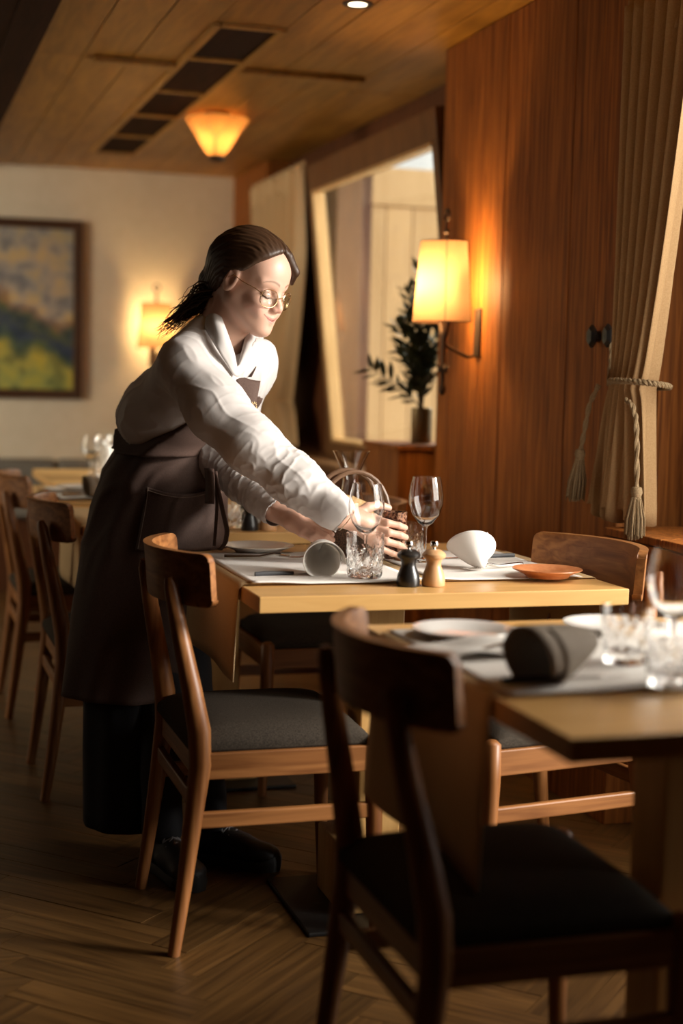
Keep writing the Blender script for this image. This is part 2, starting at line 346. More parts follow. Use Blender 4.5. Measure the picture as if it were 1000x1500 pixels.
# ---------------------------------------------------------------- sconces, ceiling lamps
def sconce_parts(t):
    # local frame: +x points out of the wall, origin at the shade's centre height on the wall
    cx = .125
    p = [(.112,-.13),(.09,.13)]
    def sh(u, v):
        a = (2*u-1)*math.radians(124); r = .112+(.09-.112)*v; return (cx+r*math.cos(a)*.92, r*math.sin(a), -.13+.26*v)
    MB().grid(sh, 40, 8).obj('shade', M['shade'], t, recalc=False)
    seam = MB()
    for a in (2.15, -2.15, 1.2):
        seam.tube([(cx+.113*math.cos(a)*.92, .113*math.sin(a), -.13), (cx+.091*math.cos(a)*.92, .091*math.sin(a), .13)], .0016, 6)
    for z, r in ((-.13,.1125),(.13,.0905)):
        seam.tube([(cx+r*math.cos(2.16*i/16)*.92, r*math.sin(2.16*i/16), z) for i in range(-16, 17)], .0016, 5, False)
    seam.obj('shade_wire', M['wrought'], t)
    b = MB().tube([(cx,0,-.27),(cx,0,-.16)], .010, 8).tube([(cx,0,-.17),(cx,0,.1),(cx,0,.145),(cx,0,.2)], [.004,.004,.009,.005], 8)
    b.tube([(cx,.0+.018*math.sin(q*PI/6),.216-.018*math.cos(q*PI/6)) for q in range(13)], .0055, 6)
    b.lathe([(0,-.37),(.010,-.36),(.012,-.345),(.007,-.33),(.007,-.285),(.011,-.278),(.011,-.262),(.006,-.25)], 10, (cx,0,0))
    b.lathe([(.007,.155),(.012,.16),(.012,.166),(.007,.17)], 10, (cx,0,0))
    for sgn in (1,-1):
        b.tube([(cx,0,-.19),(cx,sgn*.02,-.165),(cx,sgn*.036,-.135),(cx,sgn*.04,-.11)], .0075, 7)
        b.tube([(cx,0,-.272),(cx,sgn*.018,-.275),(cx,sgn*.03,-.288),(cx,sgn*.040,-.272)], .0065, 6)
    b.tube([(cx,0,-.2),(cx-.03,0,-.215),(.04,0,-.24),(.012,0,-.235),(.008,0,-.2),(.006,0,-.14)], .0065, 7)
    b.obj('bracket', M['wrought'], t)
    wp_ = MB().box((.006,0,-.16), (.012,.045,.16)); wp_.obj('wall_plate', M['wrought'], t, bevel=.004)
    for sgn in (1,-1):
        MB().lathe([(.011,-.115),(.011,-.05),(0,-.05)], 10, (cx, sgn*.04, 0)).obj('candle', M['china'], t)
        MB().lathe([(0,-.05),(.012,-.04),(.017,-.02),(.013,.005),(.004,.025),(0,.03)], 12, (cx, sgn*.04, 0)).obj('bulb', M['bulb'], t)
def lamp(name, loc, power, col, parent, r=.025):
    l = bpy.data.lights.new(name, 'POINT'); l.energy = power; l.color = col; l.shadow_soft_size = r
    o = bpy.data.objects.new(name, l); COL.objects.link(o); o.location = loc
    if parent: o.parent = parent
    return o
WARM = (1, .62, .25)
sc1 = empty('wall_sconce', 'glowing parchment-shaded iron sconce on the dark wood panel', 'lamp', (WR, 4.64, 1.52), PI)
sconce_parts(sc1)
lamp('bulb_light', (.145, 0, -.01), 17, WARM, sc1, .035)
sc2 = dup(sc1, (1.50, BACK, 1.47), -PI/2, 'glowing parchment-shaded iron sconce on the cream back wall')
for c_ in sc2.children:
    if c_.type == 'LIGHT': c_.data = c_.data.copy(); c_.data.energy = 7.5
# ceiling lamp: flush cone of alabaster glass with a twig motif
clp = empty('ceiling_lamp', 'glowing cone-shaped flush lamp under the plank ceiling', 'lamp', (1.41, 6.62, HC))
MB().lathe([(.135,-.026),(.142,-.030),(.135,-.042),(.10,-.09),(.062,-.15),(.036,-.19)], 36).obj('shade', M['lampglass'], clp)
MB().lathe([(0,-.215),(.02,-.212),(.034,-.203),(.040,-.192),(.037,-.185)], 20).obj('finial', M['wrought'], clp)
MB().lathe([(.05,-.03),(.06,0.0)], 24).obj('ceiling_rose', M['wrought'], clp)
tw = MB()
for a0 in (PI*1.38, PI*1.9, PI*.4, PI*.9):
    def on(a, z):
        r = .135+(.036-.135)*((-.035-z)/.155); return ((r+.003)*math.cos(a), (r+.003)*math.sin(a), z)
    tw.tube([on(a0,-.18), on(a0+.1,-.12), on(a0-.15,-.07), on(a0-.1,-.04)], [.004,.003,.002,.001], 5)
    tw.tube([on(a0+.1,-.12), on(a0+.5,-.085), on(a0+.55,-.06)], [.003,.002,.001], 5)
    tw.tube([on(a0-.05,-.09), on(a0-.5,-.075), on(a0-.6,-.05)], [.002,.002,.001], 5)
tw.obj('twig_motif', M['wrought'], clp)
lamp('bulb_light', (0, 0, -.085), 10, WARM, clp, .02)
sp = empty('recessed_spotlight', 'small round recessed spotlight lit in the plank ceiling', 'lamp', (1.40, 4.53, HC))
MB().lathe([(.030,-.003),(.046,-.004),(.048,0),(.046,.002)], 28).obj('trim_ring', M['wrought'], sp)
MB().lathe([(0,-.0035),(.029,-.0035)], 24).obj('lamp_face', M['spot_emit'], sp)
l = bpy.data.lights.new('spot_beam', 'SPOT'); l.energy = 9; l.color = (1,.75,.42); l.spot_size = 1.3; l.spot_blend = .6; l.shadow_soft_size = .03
o = bpy.data.objects.new('spot_beam', l); COL.objects.link(o); o.parent = sp; o.location = (0,0,-.02)

# ---------------------------------------------------------------- picture on the back wall
def paint():
    m = mat('landscape_canvas', (.5,.5,.4), .6); b = m.node_tree.nodes['Principled BSDF']
    tc = nd(m, 'ShaderNodeTexCoord'); sep = nd(m, 'ShaderNodeSeparateXYZ'); lk(m, tc.outputs['Object'], sep.inputs[0])
    nz = nd(m, 'ShaderNodeTexNoise'); nz.inputs['Scale'].default_value = 3.2; nz.inputs['Detail'].default_value = 5; lk(m, tc.outputs['Object'], nz.inputs['Vector'])
    n2 = nd(m, 'ShaderNodeTexNoise'); n2.inputs['Scale'].default_value = 9; n2.inputs['Detail'].default_value = 3; lk(m, tc.outputs['Object'], n2.inputs['Vector'])
    a = nd(m, 'ShaderNodeMath', operation='MULTIPLY_ADD'); a.inputs[1].default_value = .55; lk(m, nz.outputs['Fac'], a.inputs[0]); sl_ = nd(m, 'ShaderNodeMath', operation='MULTIPLY_ADD'); sl_.inputs[1].default_value = .32; lk(m, sep.outputs['X'], sl_.inputs[0]); lk(m, sep.outputs['Z'], sl_.inputs[2]); lk(m, sl_.outputs[0], a.inputs[2])
    def ramp(st, src):
        r = nd(m, 'ShaderNodeValToRGB'); r.color_ramp.interpolation = 'LINEAR'; e = r.color_ramp.elements
        e[0].position, e[0].color = st[0][0], (*st[0][1],1); e[1].position, e[1].color = st[1][0], (*st[1][1],1)
        for p, c in st[2:]: q = e.new(p); q.color = (*c,1)
        lk(m, src, r.inputs[0]); return r
    mr = nd(m, 'ShaderNodeMapRange'); mr.inputs['From Min'].default_value = -.28; mr.inputs['From Max'].default_value = .80; lk(m, a.outputs[0], mr.inputs['Value'])
    r1 = ramp([(.0,(.50,.46,.12)),(.2,(.36,.40,.12)),(.36,(.50,.45,.10)),(.43,(.10,.15,.09)),(.50,(.05,.075,.15)),(.56,(.09,.12,.08)),(.61,(.30,.20,.15)),(.66,(.55,.45,.36)),(.76,(.40,.37,.36)),(.86,(.50,.42,.34)),(1,(.38,.36,.34))], mr.outputs[0])
    r2 = ramp([(.38,(.08,.14,.22)),(.5,(.5,.5,.5)),(.62,(.75,.62,.25))], n2.outputs['Fac'])
    mx = nd(m, 'ShaderNodeMix', data_type='RGBA', blend_type='OVERLAY'); mx.inputs[0].default_value = .55
    lk(m, r1.outputs[0], mx.inputs[6]); lk(m, r2.outputs[0], mx.inputs[7]); lk(m, mx.outputs[2], b.inputs['Base Color']); return m
pc = empty('framed_painting', 'large framed mountain landscape painting on the cream back wall', 'painting', (.46, BACK-.02, 1.545))
w, h = .63, .505
MB().bx(-w+.05, w-.05, -.004, .012, -h+.05, h-.05).obj('canvas', paint(), pc, smooth=0)
fm = wood('picture_frame_wood', (.05,.022,.009), (.09,.04,.016), 0, .35)
for x in (-w+.026, w-.026): MB().bx(x-.026, x+.026, -.02, .018, -h, h).obj('frame_bar', fm, pc, bevel=.006, smooth=0)
for z in (-h+.026, h-.026): MB().bx(-w+.052, w-.052, -.02, .018, z-.026, z+.026).obj('frame_bar', fm, pc, bevel=.006, smooth=0)
# bench along the back wall
bn = empty('wall_bench', 'grey upholstered bench along the cream back wall', 'bench', (0, 8.5, 0))
for k in range(4):
    x0 = -1.9+.95*k
    MB().bx(x0, x0+.94, .13, .24, .46, .70).obj('backrest', M['bench_grey'], bn, bevel=.025)
    MB().bx(x0, x0+.94, -.28, .13, .40, .47).obj('seat', M['bench_grey'], bn, bevel=.02)
MB().bx(-1.9, 1.89, -.24, .22, 0, .40).obj('base', M['panel_dark'], bn, smooth=0)
# ================================================================ CHAIRS
def leg_mesh(name, pts, rads, m): return MB().tube(pts, rads, 12).mesh(name, m, 50)
def arc_back():
    b = MB(); nu, nv = 41, 13; R = .30; cx = -.018; half = .214
    def f(side):
        def g(u, v):
            u = .5-.5*math.cos(PI*u)*(1-.0)
            a = (u-.5)*2*math.asin(half/R); y = R*math.sin(a); x = cx + R*(1-math.cos(a)) + .012*(v-.5)*0
            h = .112; edge = min(u, 1-u)*2*half
            rr = .016
            z = .728 + (.5-.5*math.cos(PI*v))*h
            if edge < rr:
                k = rr-math.sqrt(max(0, rr*rr-(rr-edge)**2)); z = max(.728+k, min(.728+h-k, z))
            t = .010*side
            return (x + t*math.cos(a)*1 - .05*(v-.5)*.25, y - t*math.sin(a), z)
        return g
    v = []; f_ = []
    for s in (-1, 1):
        g = f(s); v += [g(i/(nu-1), j/(nv-1)) for j in range(nv) for i in range(nu)]
    N = nu*nv
    for j in range(nv-1):
        for i in range(nu-1):
            q = (j*nu+i, j*nu+i+1, (j+1)*nu+i+1, (j+1)*nu+i); f_.append(q); f_.append(tuple(N+k for k in q[::-1]))
    ring = [i for i in range(nu)] + [j*nu+nu-1 for j in range(1,nv)] + [(nv-1)*nu+i for i in range(nu-2,-1,-1)] + [j*nu for j in range(nv-2,0,-1)]
    for a, c in zip(ring, ring[1:]+ring[:1]): f_.append((a, N+a, N+c, c))
    b.add(v, f_); return b
def cushion():
    def top(u, v):
        x = .03+.390*u; y = (v-.5)*.415
        e = (1-abs(2*u-1)**5)*(1-abs(2*v-1)**5)
        # rounded plan corners
        return (x, y, .447+.034*max(0,e)**.5)
    b = MB(); n = 17; b.grid(top, n, n)
    def bot(u, v): return (.03+.390*u, (v-.5)*.415, .424)
    b.grid(bot, n, n)
    N = n*n; ring = [i for i in range(n)]+[j*n+n-1 for j in range(1,n)]+[(n-1)*n+i for i in range(n-2,-1,-1)]+[j*n for j in range(n-2,0,-1)]
    for a, c in zip(ring, ring[1:]+ring[:1]): b.f.append((a, N+a, N+c, c))
    return b
def make_chair(label, loc, rz):
    t = empty('dining_chair', label, 'chair', loc, rz, None)
    for s in (-1, 1):
        put('leg', leg_mesh('rear_leg', [(0,s*.212,0),(.020,s*.209,.14),(.040,s*.206,.30),(.052,s*.203,.40),(.050,s*.199,.47),(.034,s*.19,.56),(.008,s*.172,.69),(-.006,s*.160,.768),(-.010,s*.157,.786)],
            [.0135,.0165,.0205,.024,.0245,.0215,.018,.0155,.009], M['chair_z']), t)
        put('leg', leg_mesh('front_leg', [(.442,s*.208,0),(.436,s*.205,.15),(.432,s*.205,.36),(.432,s*.205,.438),(.432,s*.205,.447)], [.0125,.016,.0205,.0195,.010], M['chair_z']), t)
        MB().box((.24,s*.204,.397), (.36,.022,.056)).obj('rail', M['chair_x'], t, bevel=.003, smooth=0)
        MB().box((.233,s*.207,.283), (.385,.017,.034)).obj('stretcher', M['chair_x'], t, bevel=.004, smooth=0)
    MB().box((.43,0,.397), (.022,.37,.056)).obj('rail', M['chair_y'], t, bevel=.003, smooth=0)
    MB().box((.052,0,.397), (.022,.37,.056)).obj('rail', M['chair_y'], t, bevel=.003, smooth=0)
    MB().box((.040,0,.325), (.017,.385,.034)).obj('stretcher', M['chair_y'], t, bevel=.004, smooth=0)
    arc_back().obj('backrest', M['chair_y'], t, smooth=50, bevel=.003)
    cushion().obj('seat', M['seat'], t, smooth=60, bevel=.006)
    return t
CG = 'oak dining chairs with charcoal seats'
ch1 = make_chair('oak dining chair with charcoal seat, in front of the bending waitress', (.572, 3.205, 0), 0)
tag(ch1, group=CG)
ch0 = dup(ch1, (.672, 2.08, 0), 0, 'nearest dining chair, its blurred back to the viewer, at the foreground table', CG)
ch4 = dup(ch1, (1.625, 3.165, 0), PI+math.radians(9), 'oak dining chair at the right end of the middle table, facing left', CG)
ch2 = dup(ch1, (1.478, 4.318, 0), PI, 'dining chair seen under the middle table, behind the waitress', CG)
ch3 = dup(ch1, (.428, 4.40, 0), 0, 'dining chair standing directly left behind the waitress', CG)
ch5 = dup(ch1, (.410, 5.44, 0), 0, 'farthest left dining chair, cut by the left edge of the photo', CG)

# ================================================================ TABLES
def make_table(label, loc, w, d, px, py, zt=.76):
    "loc: near left corner; w along x, d along y; (px,py) pedestal centre in table space"
    t = empty('dining_table', label, 'table', loc, 0, 'oak pedestal dining tables')
    MB().bx(0, w, 0, d, zt-.034, zt).obj('tabletop', M['table_x'], t, bevel=.002, smooth=0)
    MB().bx(px-.05, px+.05, py-.05, py+.05, .166, zt-.07).obj('post', M['table_z'], t, bevel=.004, smooth=0)
    MB().bx(px-.10, px+.10, py-.10, py+.10, .0105, .166).obj('plinth', M['table_z'], t, bevel=.004, smooth=0)
    MB().bx(px-.25, px+.25, py-.03, py+.03, zt-.07, zt-.034).obj('bearer', M['table_x'], t, bevel=.003, smooth=0)
    MB().bx(px-.20, px+.20, py-.185, py+.185, .0005, .0105).obj('base_plate', M['iron'], t, bevel=.003, smooth=0)
    return t
T1 = (.725, 2.925, 0); make_table('middle oak table the waitress is laying', T1, .83, .90, .345, .28)
T0 = (.828, 1.695, 0); make_table('blurred foreground oak table at the lower right', T0, .83, .87, .345, .33)
T2 = (.55, 4.13, 0); make_table('oak table directly behind the waitress', T2, .83, .86, .405, .22)
T3 = (.55, 5.09, 0); make_table('oak table left of the waitress, behind the one at her back', T3, .83, .80, .405, .35)
T4 = (.64, 6.08, 0); make_table('farthest oak table, nearest the cream back wall', T4, .83, .78, .405, .35)
ZT = .7605

def runner(label, y0, y1, x0, x1, dl, dr, seed):
    rnd = random.Random(seed); t = .0016
    L = dl + (x1-x0) + dr
    def path(s):
        # arc length -> (x, z) : hangs, bends over the edge, lies, bends, hangs
        if s < dl: return (x0-.006, ZT-(dl-s))
        if s > dl+(x1-x0): return (x1+.006, ZT-(s-dl-(x1-x0)))
        return (x0+(s-dl), ZT+.0022)
    ss = list(np.linspace(0, dl-.008, 8))+list(np.linspace(dl+.004, dl+(x1-x0)-.004, 26))+list(np.linspace(dl+(x1-x0)+.008, L, 8))
    def g(u, v):
        s = ss[int(round(v*(len(ss)-1)))]; x, z = path(s); y = y0+(y1-y0)*u
        hang = s < dl or s > dl+(x1-x0)
        if hang: q = (ZT-z); x += math.copysign(1, x-(x0+x1)/2)*(.010*q/.2*(1+math.sin(u*7+seed))*.6); y += (u-.5)*.02*q/.2
        else: z += .0012*(1+math.sin(9*u+14*s+seed)*math.sin(5*u-9*s))*.5
        return (x, y, z)
    o = MB().grid(g, 16, len(ss)).obj('table_runner', M['tan_linen'], None, thick=.0016, smooth=60)
    tag(o, label, 'table runner', 'linen table runners'); return o
runner('tan linen runner across the middle table, its end hanging beside the chair', 3.085, 3.60, T1[0], T1[0]+.83, .205, .19, 1)
runner('tan linen runner across the blurred foreground table', 1.945, 2.46, T0[0], T0[0]+.83, .285, .2, 2)
runner('tan linen runner across the table behind the waitress', 4.36, 4.86, T2[0], T2[0]+.83, .20, .2, 3)
runner('tan linen runner on the table left of the waitress', 5.22, 5.72, T3[0], T3[0]+.83, .22, .2, 4)

def placemat(label, x0, x1, y0, y1, seed):
    o = MB().grid(lambda u, v: (x0+(x1-x0)*u, y0+(y1-y0)*v, ZT+.0052+.0022*max(0, math.sin(3.1*u+seed)*math.sin(4*v+2*seed))*(u*(1-u)*v*(1-v)*16)+(.004*(1-v)*max(0, math.sin(7*u+seed)) if v < .08 else 0)), 26, 20).obj('placemat', M['runner'], None, thick=.0012, smooth=60)
    return tag(o, label, 'placemat', 'white cloth placemats')
placemat('white placemat under the open napkin cone, left half of the middle table', .745, 1.13, 3.065, 3.615, 1)
placemat('white placemat under the white napkin cone, right half of the middle table', 1.165, 1.515, 3.075, 3.61, 2)
placemat('white placemat under the taupe napkin cone on the foreground table', .845, 1.22, 1.93, 2.475, 3)
placemat('white placemat at the right edge of the foreground table', 1.25, 1.62, 1.93, 2.475, 4)
placemat('white placemat on the table behind the waitress', .90, 1.35, 4.34, 4.87, 5)
placemat('white placemat under the beige cone, left of the waitress', .575, .96, 5.20, 5.73, 6)

# ================================================================ TABLEWARE
def place(o, x, y, z=None, rz=0):
    o.location = (x, y, ZT+.0065 if z is None else z); o.rotation_euler = (0,0,rz); return o
def plate(label, x, y, r, m='china', grp='white plates', z=None):
    k = r/.125
    p = [(0,.004),(.07*k,.004),(.085*k,.007),(.118*k,.016),(.125*k,.018),(.1245*k,.020),(.112*k,.0185),(.085*k,.0105),(.068*k,.007),(0,.007)]
    p = [(.05*k,0),(.075*k,0)]+p[2:]
    p = [(0,.002)]+[(.05*k,.0)]+p[1:]
    o = MB().lathe(p, 44).obj('plate', M[m]); tag(o, label, 'plate', grp); return place(o, x, y, z)
def crystal(label, x, y, h=.095, r=.043, grp='cut crystal tumblers'):
    def wob(a, z): 
        q = 1.0
        if .008 < z < h*.72: q += .035*abs(math.sin(6*a+z*70)) - .035*abs(math.sin(6*a-z*70))
        return q
    out = [(0,0),(r*.86,0),(r*.90,.004)]+[(r*(.90+.10*i/16), .004+(h-.004)*i/16) for i in range(1,17)]
    inn = [(r*.93, h),(r*.88,h*.5),(r*.80,.018),(0,.015)]
    b = MB().lathe(out+[], 64, (0,0,0), wob); b.f = b.f[:-1] if len(b.f[-1]) > 8 else b.f
    n0 = len(b.v)-64
    c = MB().lathe([(r*1.0,h)]+inn, 64); c.f = [f for f in c.f if len(f) < 8]
    b.add(c.v, c.f)
    o = b.obj('tumbler', M['glass'], smooth=0, clean=True); tag(o, label, 'glass', grp)
    return place(o, x, y, ZT+.007)
def wineglass(label, x, y, h=.205, r=.042, grp='stemmed wine glasses', z=None):
    k = r/.042; q = h/.205
    out = [(0,0),(.034*k,0),(.035*k,.0015),(.030*k,.003),(.010,.007),(.0045,.013),(.0038,.03),(.0038,.075*q),(.0055,.085*q),(.018*k,.094*q),(.033*k,.114*q),(.0415*k,.140*q),(.042*k,.158*q),(.038*k,.185*q),(.0335*k,.205*q)]
    inn = [(.0325*k,.205*q),(.037*k,.185*q),(.041*k,.158*q),(.0405*k,.140*q),(.032*k,.115*q),(.017*k,.0965*q),(0,.091*q)]
    t = empty('wine_glass', label, 'glass', (x, y, ZT+.0065 if z is None else z), 0, grp)
    MB().lathe([p for p in out[8:]]+inn, 36).obj('bowl', M['glass'], t, smooth=60, clean=True)
    MB().lathe(out[:9]+[(0,.0845*q)], 28).obj('stem', M['glass'], t, smooth=60, clean=True)
    return t
def mill(label, x, y, m, h=.088, grp=None):
    k = h/.088
    t = empty('pepper_mill', label, 'mill', (x, y, ZT+.0005), 0, grp)
    MB().lathe([(0,0),(.0245*k,0),(.0255*k,.003),(.0255*k,.012*k),(.0235*k,.024*k),(.0165*k,.042*k),(.0158*k,.050*k),(.019*k,.058*k),(.020*k,.060*k),(0,.060*k)], 32).obj('body', M[m], t)
    MB().lathe([(0,.0605*k),(.0235*k,.0605*k),(.0255*k,.064*k),(.0255*k,.069*k),(.021*k,.074*k),(.014*k,.0785*k),(0,.079*k)], 32).obj('head', M[m], t)
    MB().lathe([(0,.078*k),(.004*k,.0785*k),(.004*k,.083*k),(.0085*k,.086*k),(.0095*k,.091*k),(.0075*k,.0965*k),(0,.098*k)], 20).obj('knob', M['chrome'], t)
    return t
def napkin_cone(label, loc, rot, m='napkin', L=.115, r0=.006, r1=.048, pw=.62, skew=.018, ro=.0036):
    "rolled napkin: a sheet wound into a cone that lies on its side, mouth open; +x is the mouth"
    def g(u, v):
        a = 2*PI*1.22*u - .4; r = r0+(r1-r0)*v**pw - ro*u
        return (L*v+skew*math.cos(a*.5)*v*v, r*math.cos(a), r*math.sin(a))
    o = MB().grid(g, 44, 14).obj('folded_napkin', M[m], None, thick=.0022, smooth=70)
    o.location = loc; o.rotation_euler = rot
    return tag(o, label, 'napkin', 'napkins rolled into cones')
def knife(label, x, y, rz, z=None, L=.21, grp='table knives'):
    t = empty('knife', label, 'cutlery', (x, y, ZT+.0085 if z is None else z), rz, grp)
    b = MB(); w = [(0,.006),(.03,.0085),(.07,.0095),(.10,.008),(.118,.001)]
    v = []; 
    for xx, ww in w: v += [(xx,-ww*.5,.0012),(xx,ww*.6,.0004),(xx,-ww*.5,-.0012)]
    f = []
    for i in range(len(w)-1):
        for j in range(3): f.append((i*3+j,i*3+(j+1)%3,(i+1)*3+(j+1)%3,(i+1)*3+j))
    f += [(0,2,1),(12,13,14)]
    b.add(v, f).obj('blade', M['steel'], t)
    MB().tube([(-L+.118,0,0),(-L+.14,0,0),(-.03,0,0),(0,0,0)], [.007,.008,.0068,.005], 10, True, .55).obj('handle', M['handle'], t)
    return t
def fork(label, x, y, rz, z=None, grp='table forks'):
    t = empty('fork', label, 'cutlery', (x, y, ZT+.0085 if z is None else z), rz, grp)
    MB().tube([(-.125,0,.002),(-.11,0,.002),(-.04,0,.004),(-.005,0,.012),(.01,0,.0105)], [.0065,.0072,.004,.0035,.006], 8, True, 1.0).obj('handle', M['steel'], t)
    b = MB().tube([(.008,0,.0105),(.03,0,.004)], [.009,.0095], 8, True, 1.0); b.v = [(x_, y_, .0065+(z_-.0065)*.35) for x_, y_, z_ in b.v]
    for k in (-1.5,-.5,.5,1.5): b.tube([(.028,k*.0052,.004),(.055,k*.0056,.0035),(.078,k*.0052,.008)], [.0016,.0014,.0008], 5)
    b.obj('tines', M['steel'], t); return t

# ---- middle table
plate('white plate at the far left of the middle table, by the apron', .90, 3.655, .092, z=ZT+.001)
napkin_cone('rolled pale napkin lying on its side, its open mouth to the viewer', (.955, 3.285, ZT+.050), (math.radians(20), math.radians(4), math.radians(257)), L=.135, r1=.049, pw=.36, ro=.012)
crystal('cut crystal tumbler standing nearest on the middle table, left of the mills', 1.015, 3.135, .098, .0425)
crystal('cut crystal tumbler behind the bigger wine glass, right of her hand', 1.215, 3.415, .09, .040)
wineglass('empty wine glass standing right of her hand', 1.247, 3.385, .205, .042)
wineglass('empty wine glass right behind the nearest crystal tumbler', 1.048, 3.235, .200, .041)
mill('small black pepper mill with a steel knob', 1.082, 3.035, 'black_lacquer')
mill('small light wood salt mill with a steel knob', 1.138, 3.03, 'mill_wood')
napkin_cone('white folded napkin cone behind the wooden mill, tip to the viewer', (1.322, 3.20, ZT+.014), (math.radians(200), math.radians(-38), math.radians(95)), L=.085, r0=.003, r1=.056, pw=.8, skew=.03)
plate('small terracotta plate at the right front corner of the middle table', 1.432, 3.085, .079, 'terra', None, ZT+.0065)
knife('dark handled knife in front of the open napkin cone', .87, 3.20, math.radians(8))
fork('fork lying between the left plate and the open napkin cone', .90, 3.47, math.radians(-12))
fork('fork lying right of the white napkin cone', 1.34, 3.22, math.radians(180+25))
knife('grey handled knife behind the terracotta plate', 1.42, 3.44, math.radians(188))
fork('fork lying flat between the crystal tumblers', 1.10, 3.42, math.radians(8))
# basket with bread and two leather handles
bk = empty('bread_basket', 'dark woven basket with tall looped leather handles, beside her hands', 'basket', (1.115, 3.56, ZT+.003))
def bw(a, z): return 1+.018*math.sin(28*a)*math.sin(z*420)
MB().lathe([(0,0),(.085,0),(.095,.012),(.105,.05),(.110,.095),(.106,.10),(.100,.095),(.094,.05),(.08,.014),(0,.012)], 84, (0,0,0), bw).obj('woven_body', M['wicker'], bk)
for s in (-1, 1):
    MB().tube([(.088*math.cos(PI-i*PI/14)*1.0, s*.035+.012*math.sin(i*PI/14), .085+.125*math.sin(i*PI/14)**.8) for i in range(15)], .006, 8).obj('handle', M['leather'], bk)
br = MB().tube([(-.07,.01,.1),(-.04,.0,.118),(.0,-.005,.122),(.045,-.01,.108),(.07,-.01,.09)], [.012,.024,.027,.024,.010], 14).obj('bread_loaf', M['bread']); br.location = (1.10, 3.56, ZT+.006)
tag(br, 'crusty pale loaf lying in the woven basket', 'bread')
bnk = MB().grid(lambda u, v: (-.06+.10*u+.02*math.sin(5*v), .05+.03*math.sin(4*u+3*v), .07+.12*v-.04*abs(u-.5)+.012*math.sin(9*u)), 14, 14).obj('basket_napkin', M['napkin'], None, thick=.002); bnk.location = (1.06, 3.585, ZT+.004)
tag(bnk, 'white napkin tucked upright in the woven basket', 'napkin')
# carafe
cf = empty('carafe', 'glass carafe with a wide flared mouth behind the basket', 'carafe', (1.165, 3.735, ZT+.002))
co_ = [(0,0),(.052,0),(.058,.006),(.061,.03),(.056,.07),(.038,.12),(.024,.155),(.0205,.175),(.022,.19),(.034,.222),(.049,.252)]
ci_ = [(.0475,.252),(.0325,.222),(.0205,.19),(.019,.175),(.0225,.155),(.036,.12),(.0535,.07),(.058,.03),(.054,.009),(0,.007)]
MB().lathe(co_+ci_, 40).obj('body', M['glass'], cf, smooth=60, clean=True)
# ---- foreground table
plate('white plate at the far left of the blurred foreground table', .955, 2.39, .088, z=ZT+.001)
plate('white plate at the right back of the blurred foreground table', 1.245, 2.40, .088, z=ZT+.001)
napkin_cone('taupe rolled napkin cone, darkened by painted shade, on the blurred foreground table', (1.035, 2.06, ZT+.056), (math.radians(10), math.radians(7), math.radians(205)), 'napkin_taupe_shaded', .14, .012, .055)
knife('dark handled knife in front of the taupe napkin cone', .955, 2.005, math.radians(4))
fork('fork lying behind the taupe napkin cone', .95, 2.22, math.radians(10))
sheet = MB().grid(lambda u, v: (-.13+.26*u, -.075+.15*v, .004+.016*max(0, math.sin(6*u+2*v)*math.sin(5*v+1))), 22, 16).obj('cloth_napkin', M['napkin'], None, thick=.0016, smooth=70)
place(sheet, .95, 2.25, ZT+.004, .1); tag(sheet, 'crumpled white napkin lying open on the foreground runner', 'napkin')
crystal('cut crystal tumbler at the right edge of the foreground table', 1.105, 1.935, .095, .042)
wineglass('blurred wine glass at the right edge of the foreground table', 1.155, 2.03, .19, .040)
crystal('cut crystal tumbler behind the one at the right edge of the foreground table', 1.125, 2.12, .09, .040)
# ---- table behind the waitress
plate('white plate on the table behind the waitress', 1.12, 4.40, .09)
crystal('crystal tumbler on the table behind the waitress', .955, 4.21, .09, .042)
mill('black mill on the table behind the waitress', 1.005, 4.185, 'black_lacquer')
mill('light wood mill on the table behind the waitress', 1.06, 4.19, 'mill_wood')
wineglass('wine glass on the table behind the waitress', .93, 4.42, .2, .041)
# ---- tables at the left
napkin_cone('beige napkin cone on the table left of the waitress', (.80, 5.26, ZT+.048), (0, math.radians(4), math.radians(200)), 'napkin_taupe_shaded', .13, .012, .048)
fork('fork on the table left of the waitress', .72, 5.30, 0)
plate('white plate on the table left of the waitress', .70, 5.52, .10)
for i, (x, y) in enumerate(((.82,6.25),(.90,6.42),(.98,6.22))):
    wineglass(('wine glass on the farthest table, nearest its left end','wine glass on the farthest table, hindmost of three','wine glass on the farthest table, beside her apron')[i], x, y, .17, .04)
crystal('crystal tumbler on the farthest table', .86, 6.17, .09, .042)
o = napkin_cone('white napkin cone standing on the farthest table', (.90, 6.33, ZT+.003), (0, math.radians(-90), .4), 'napkin', .13, .05, .02)
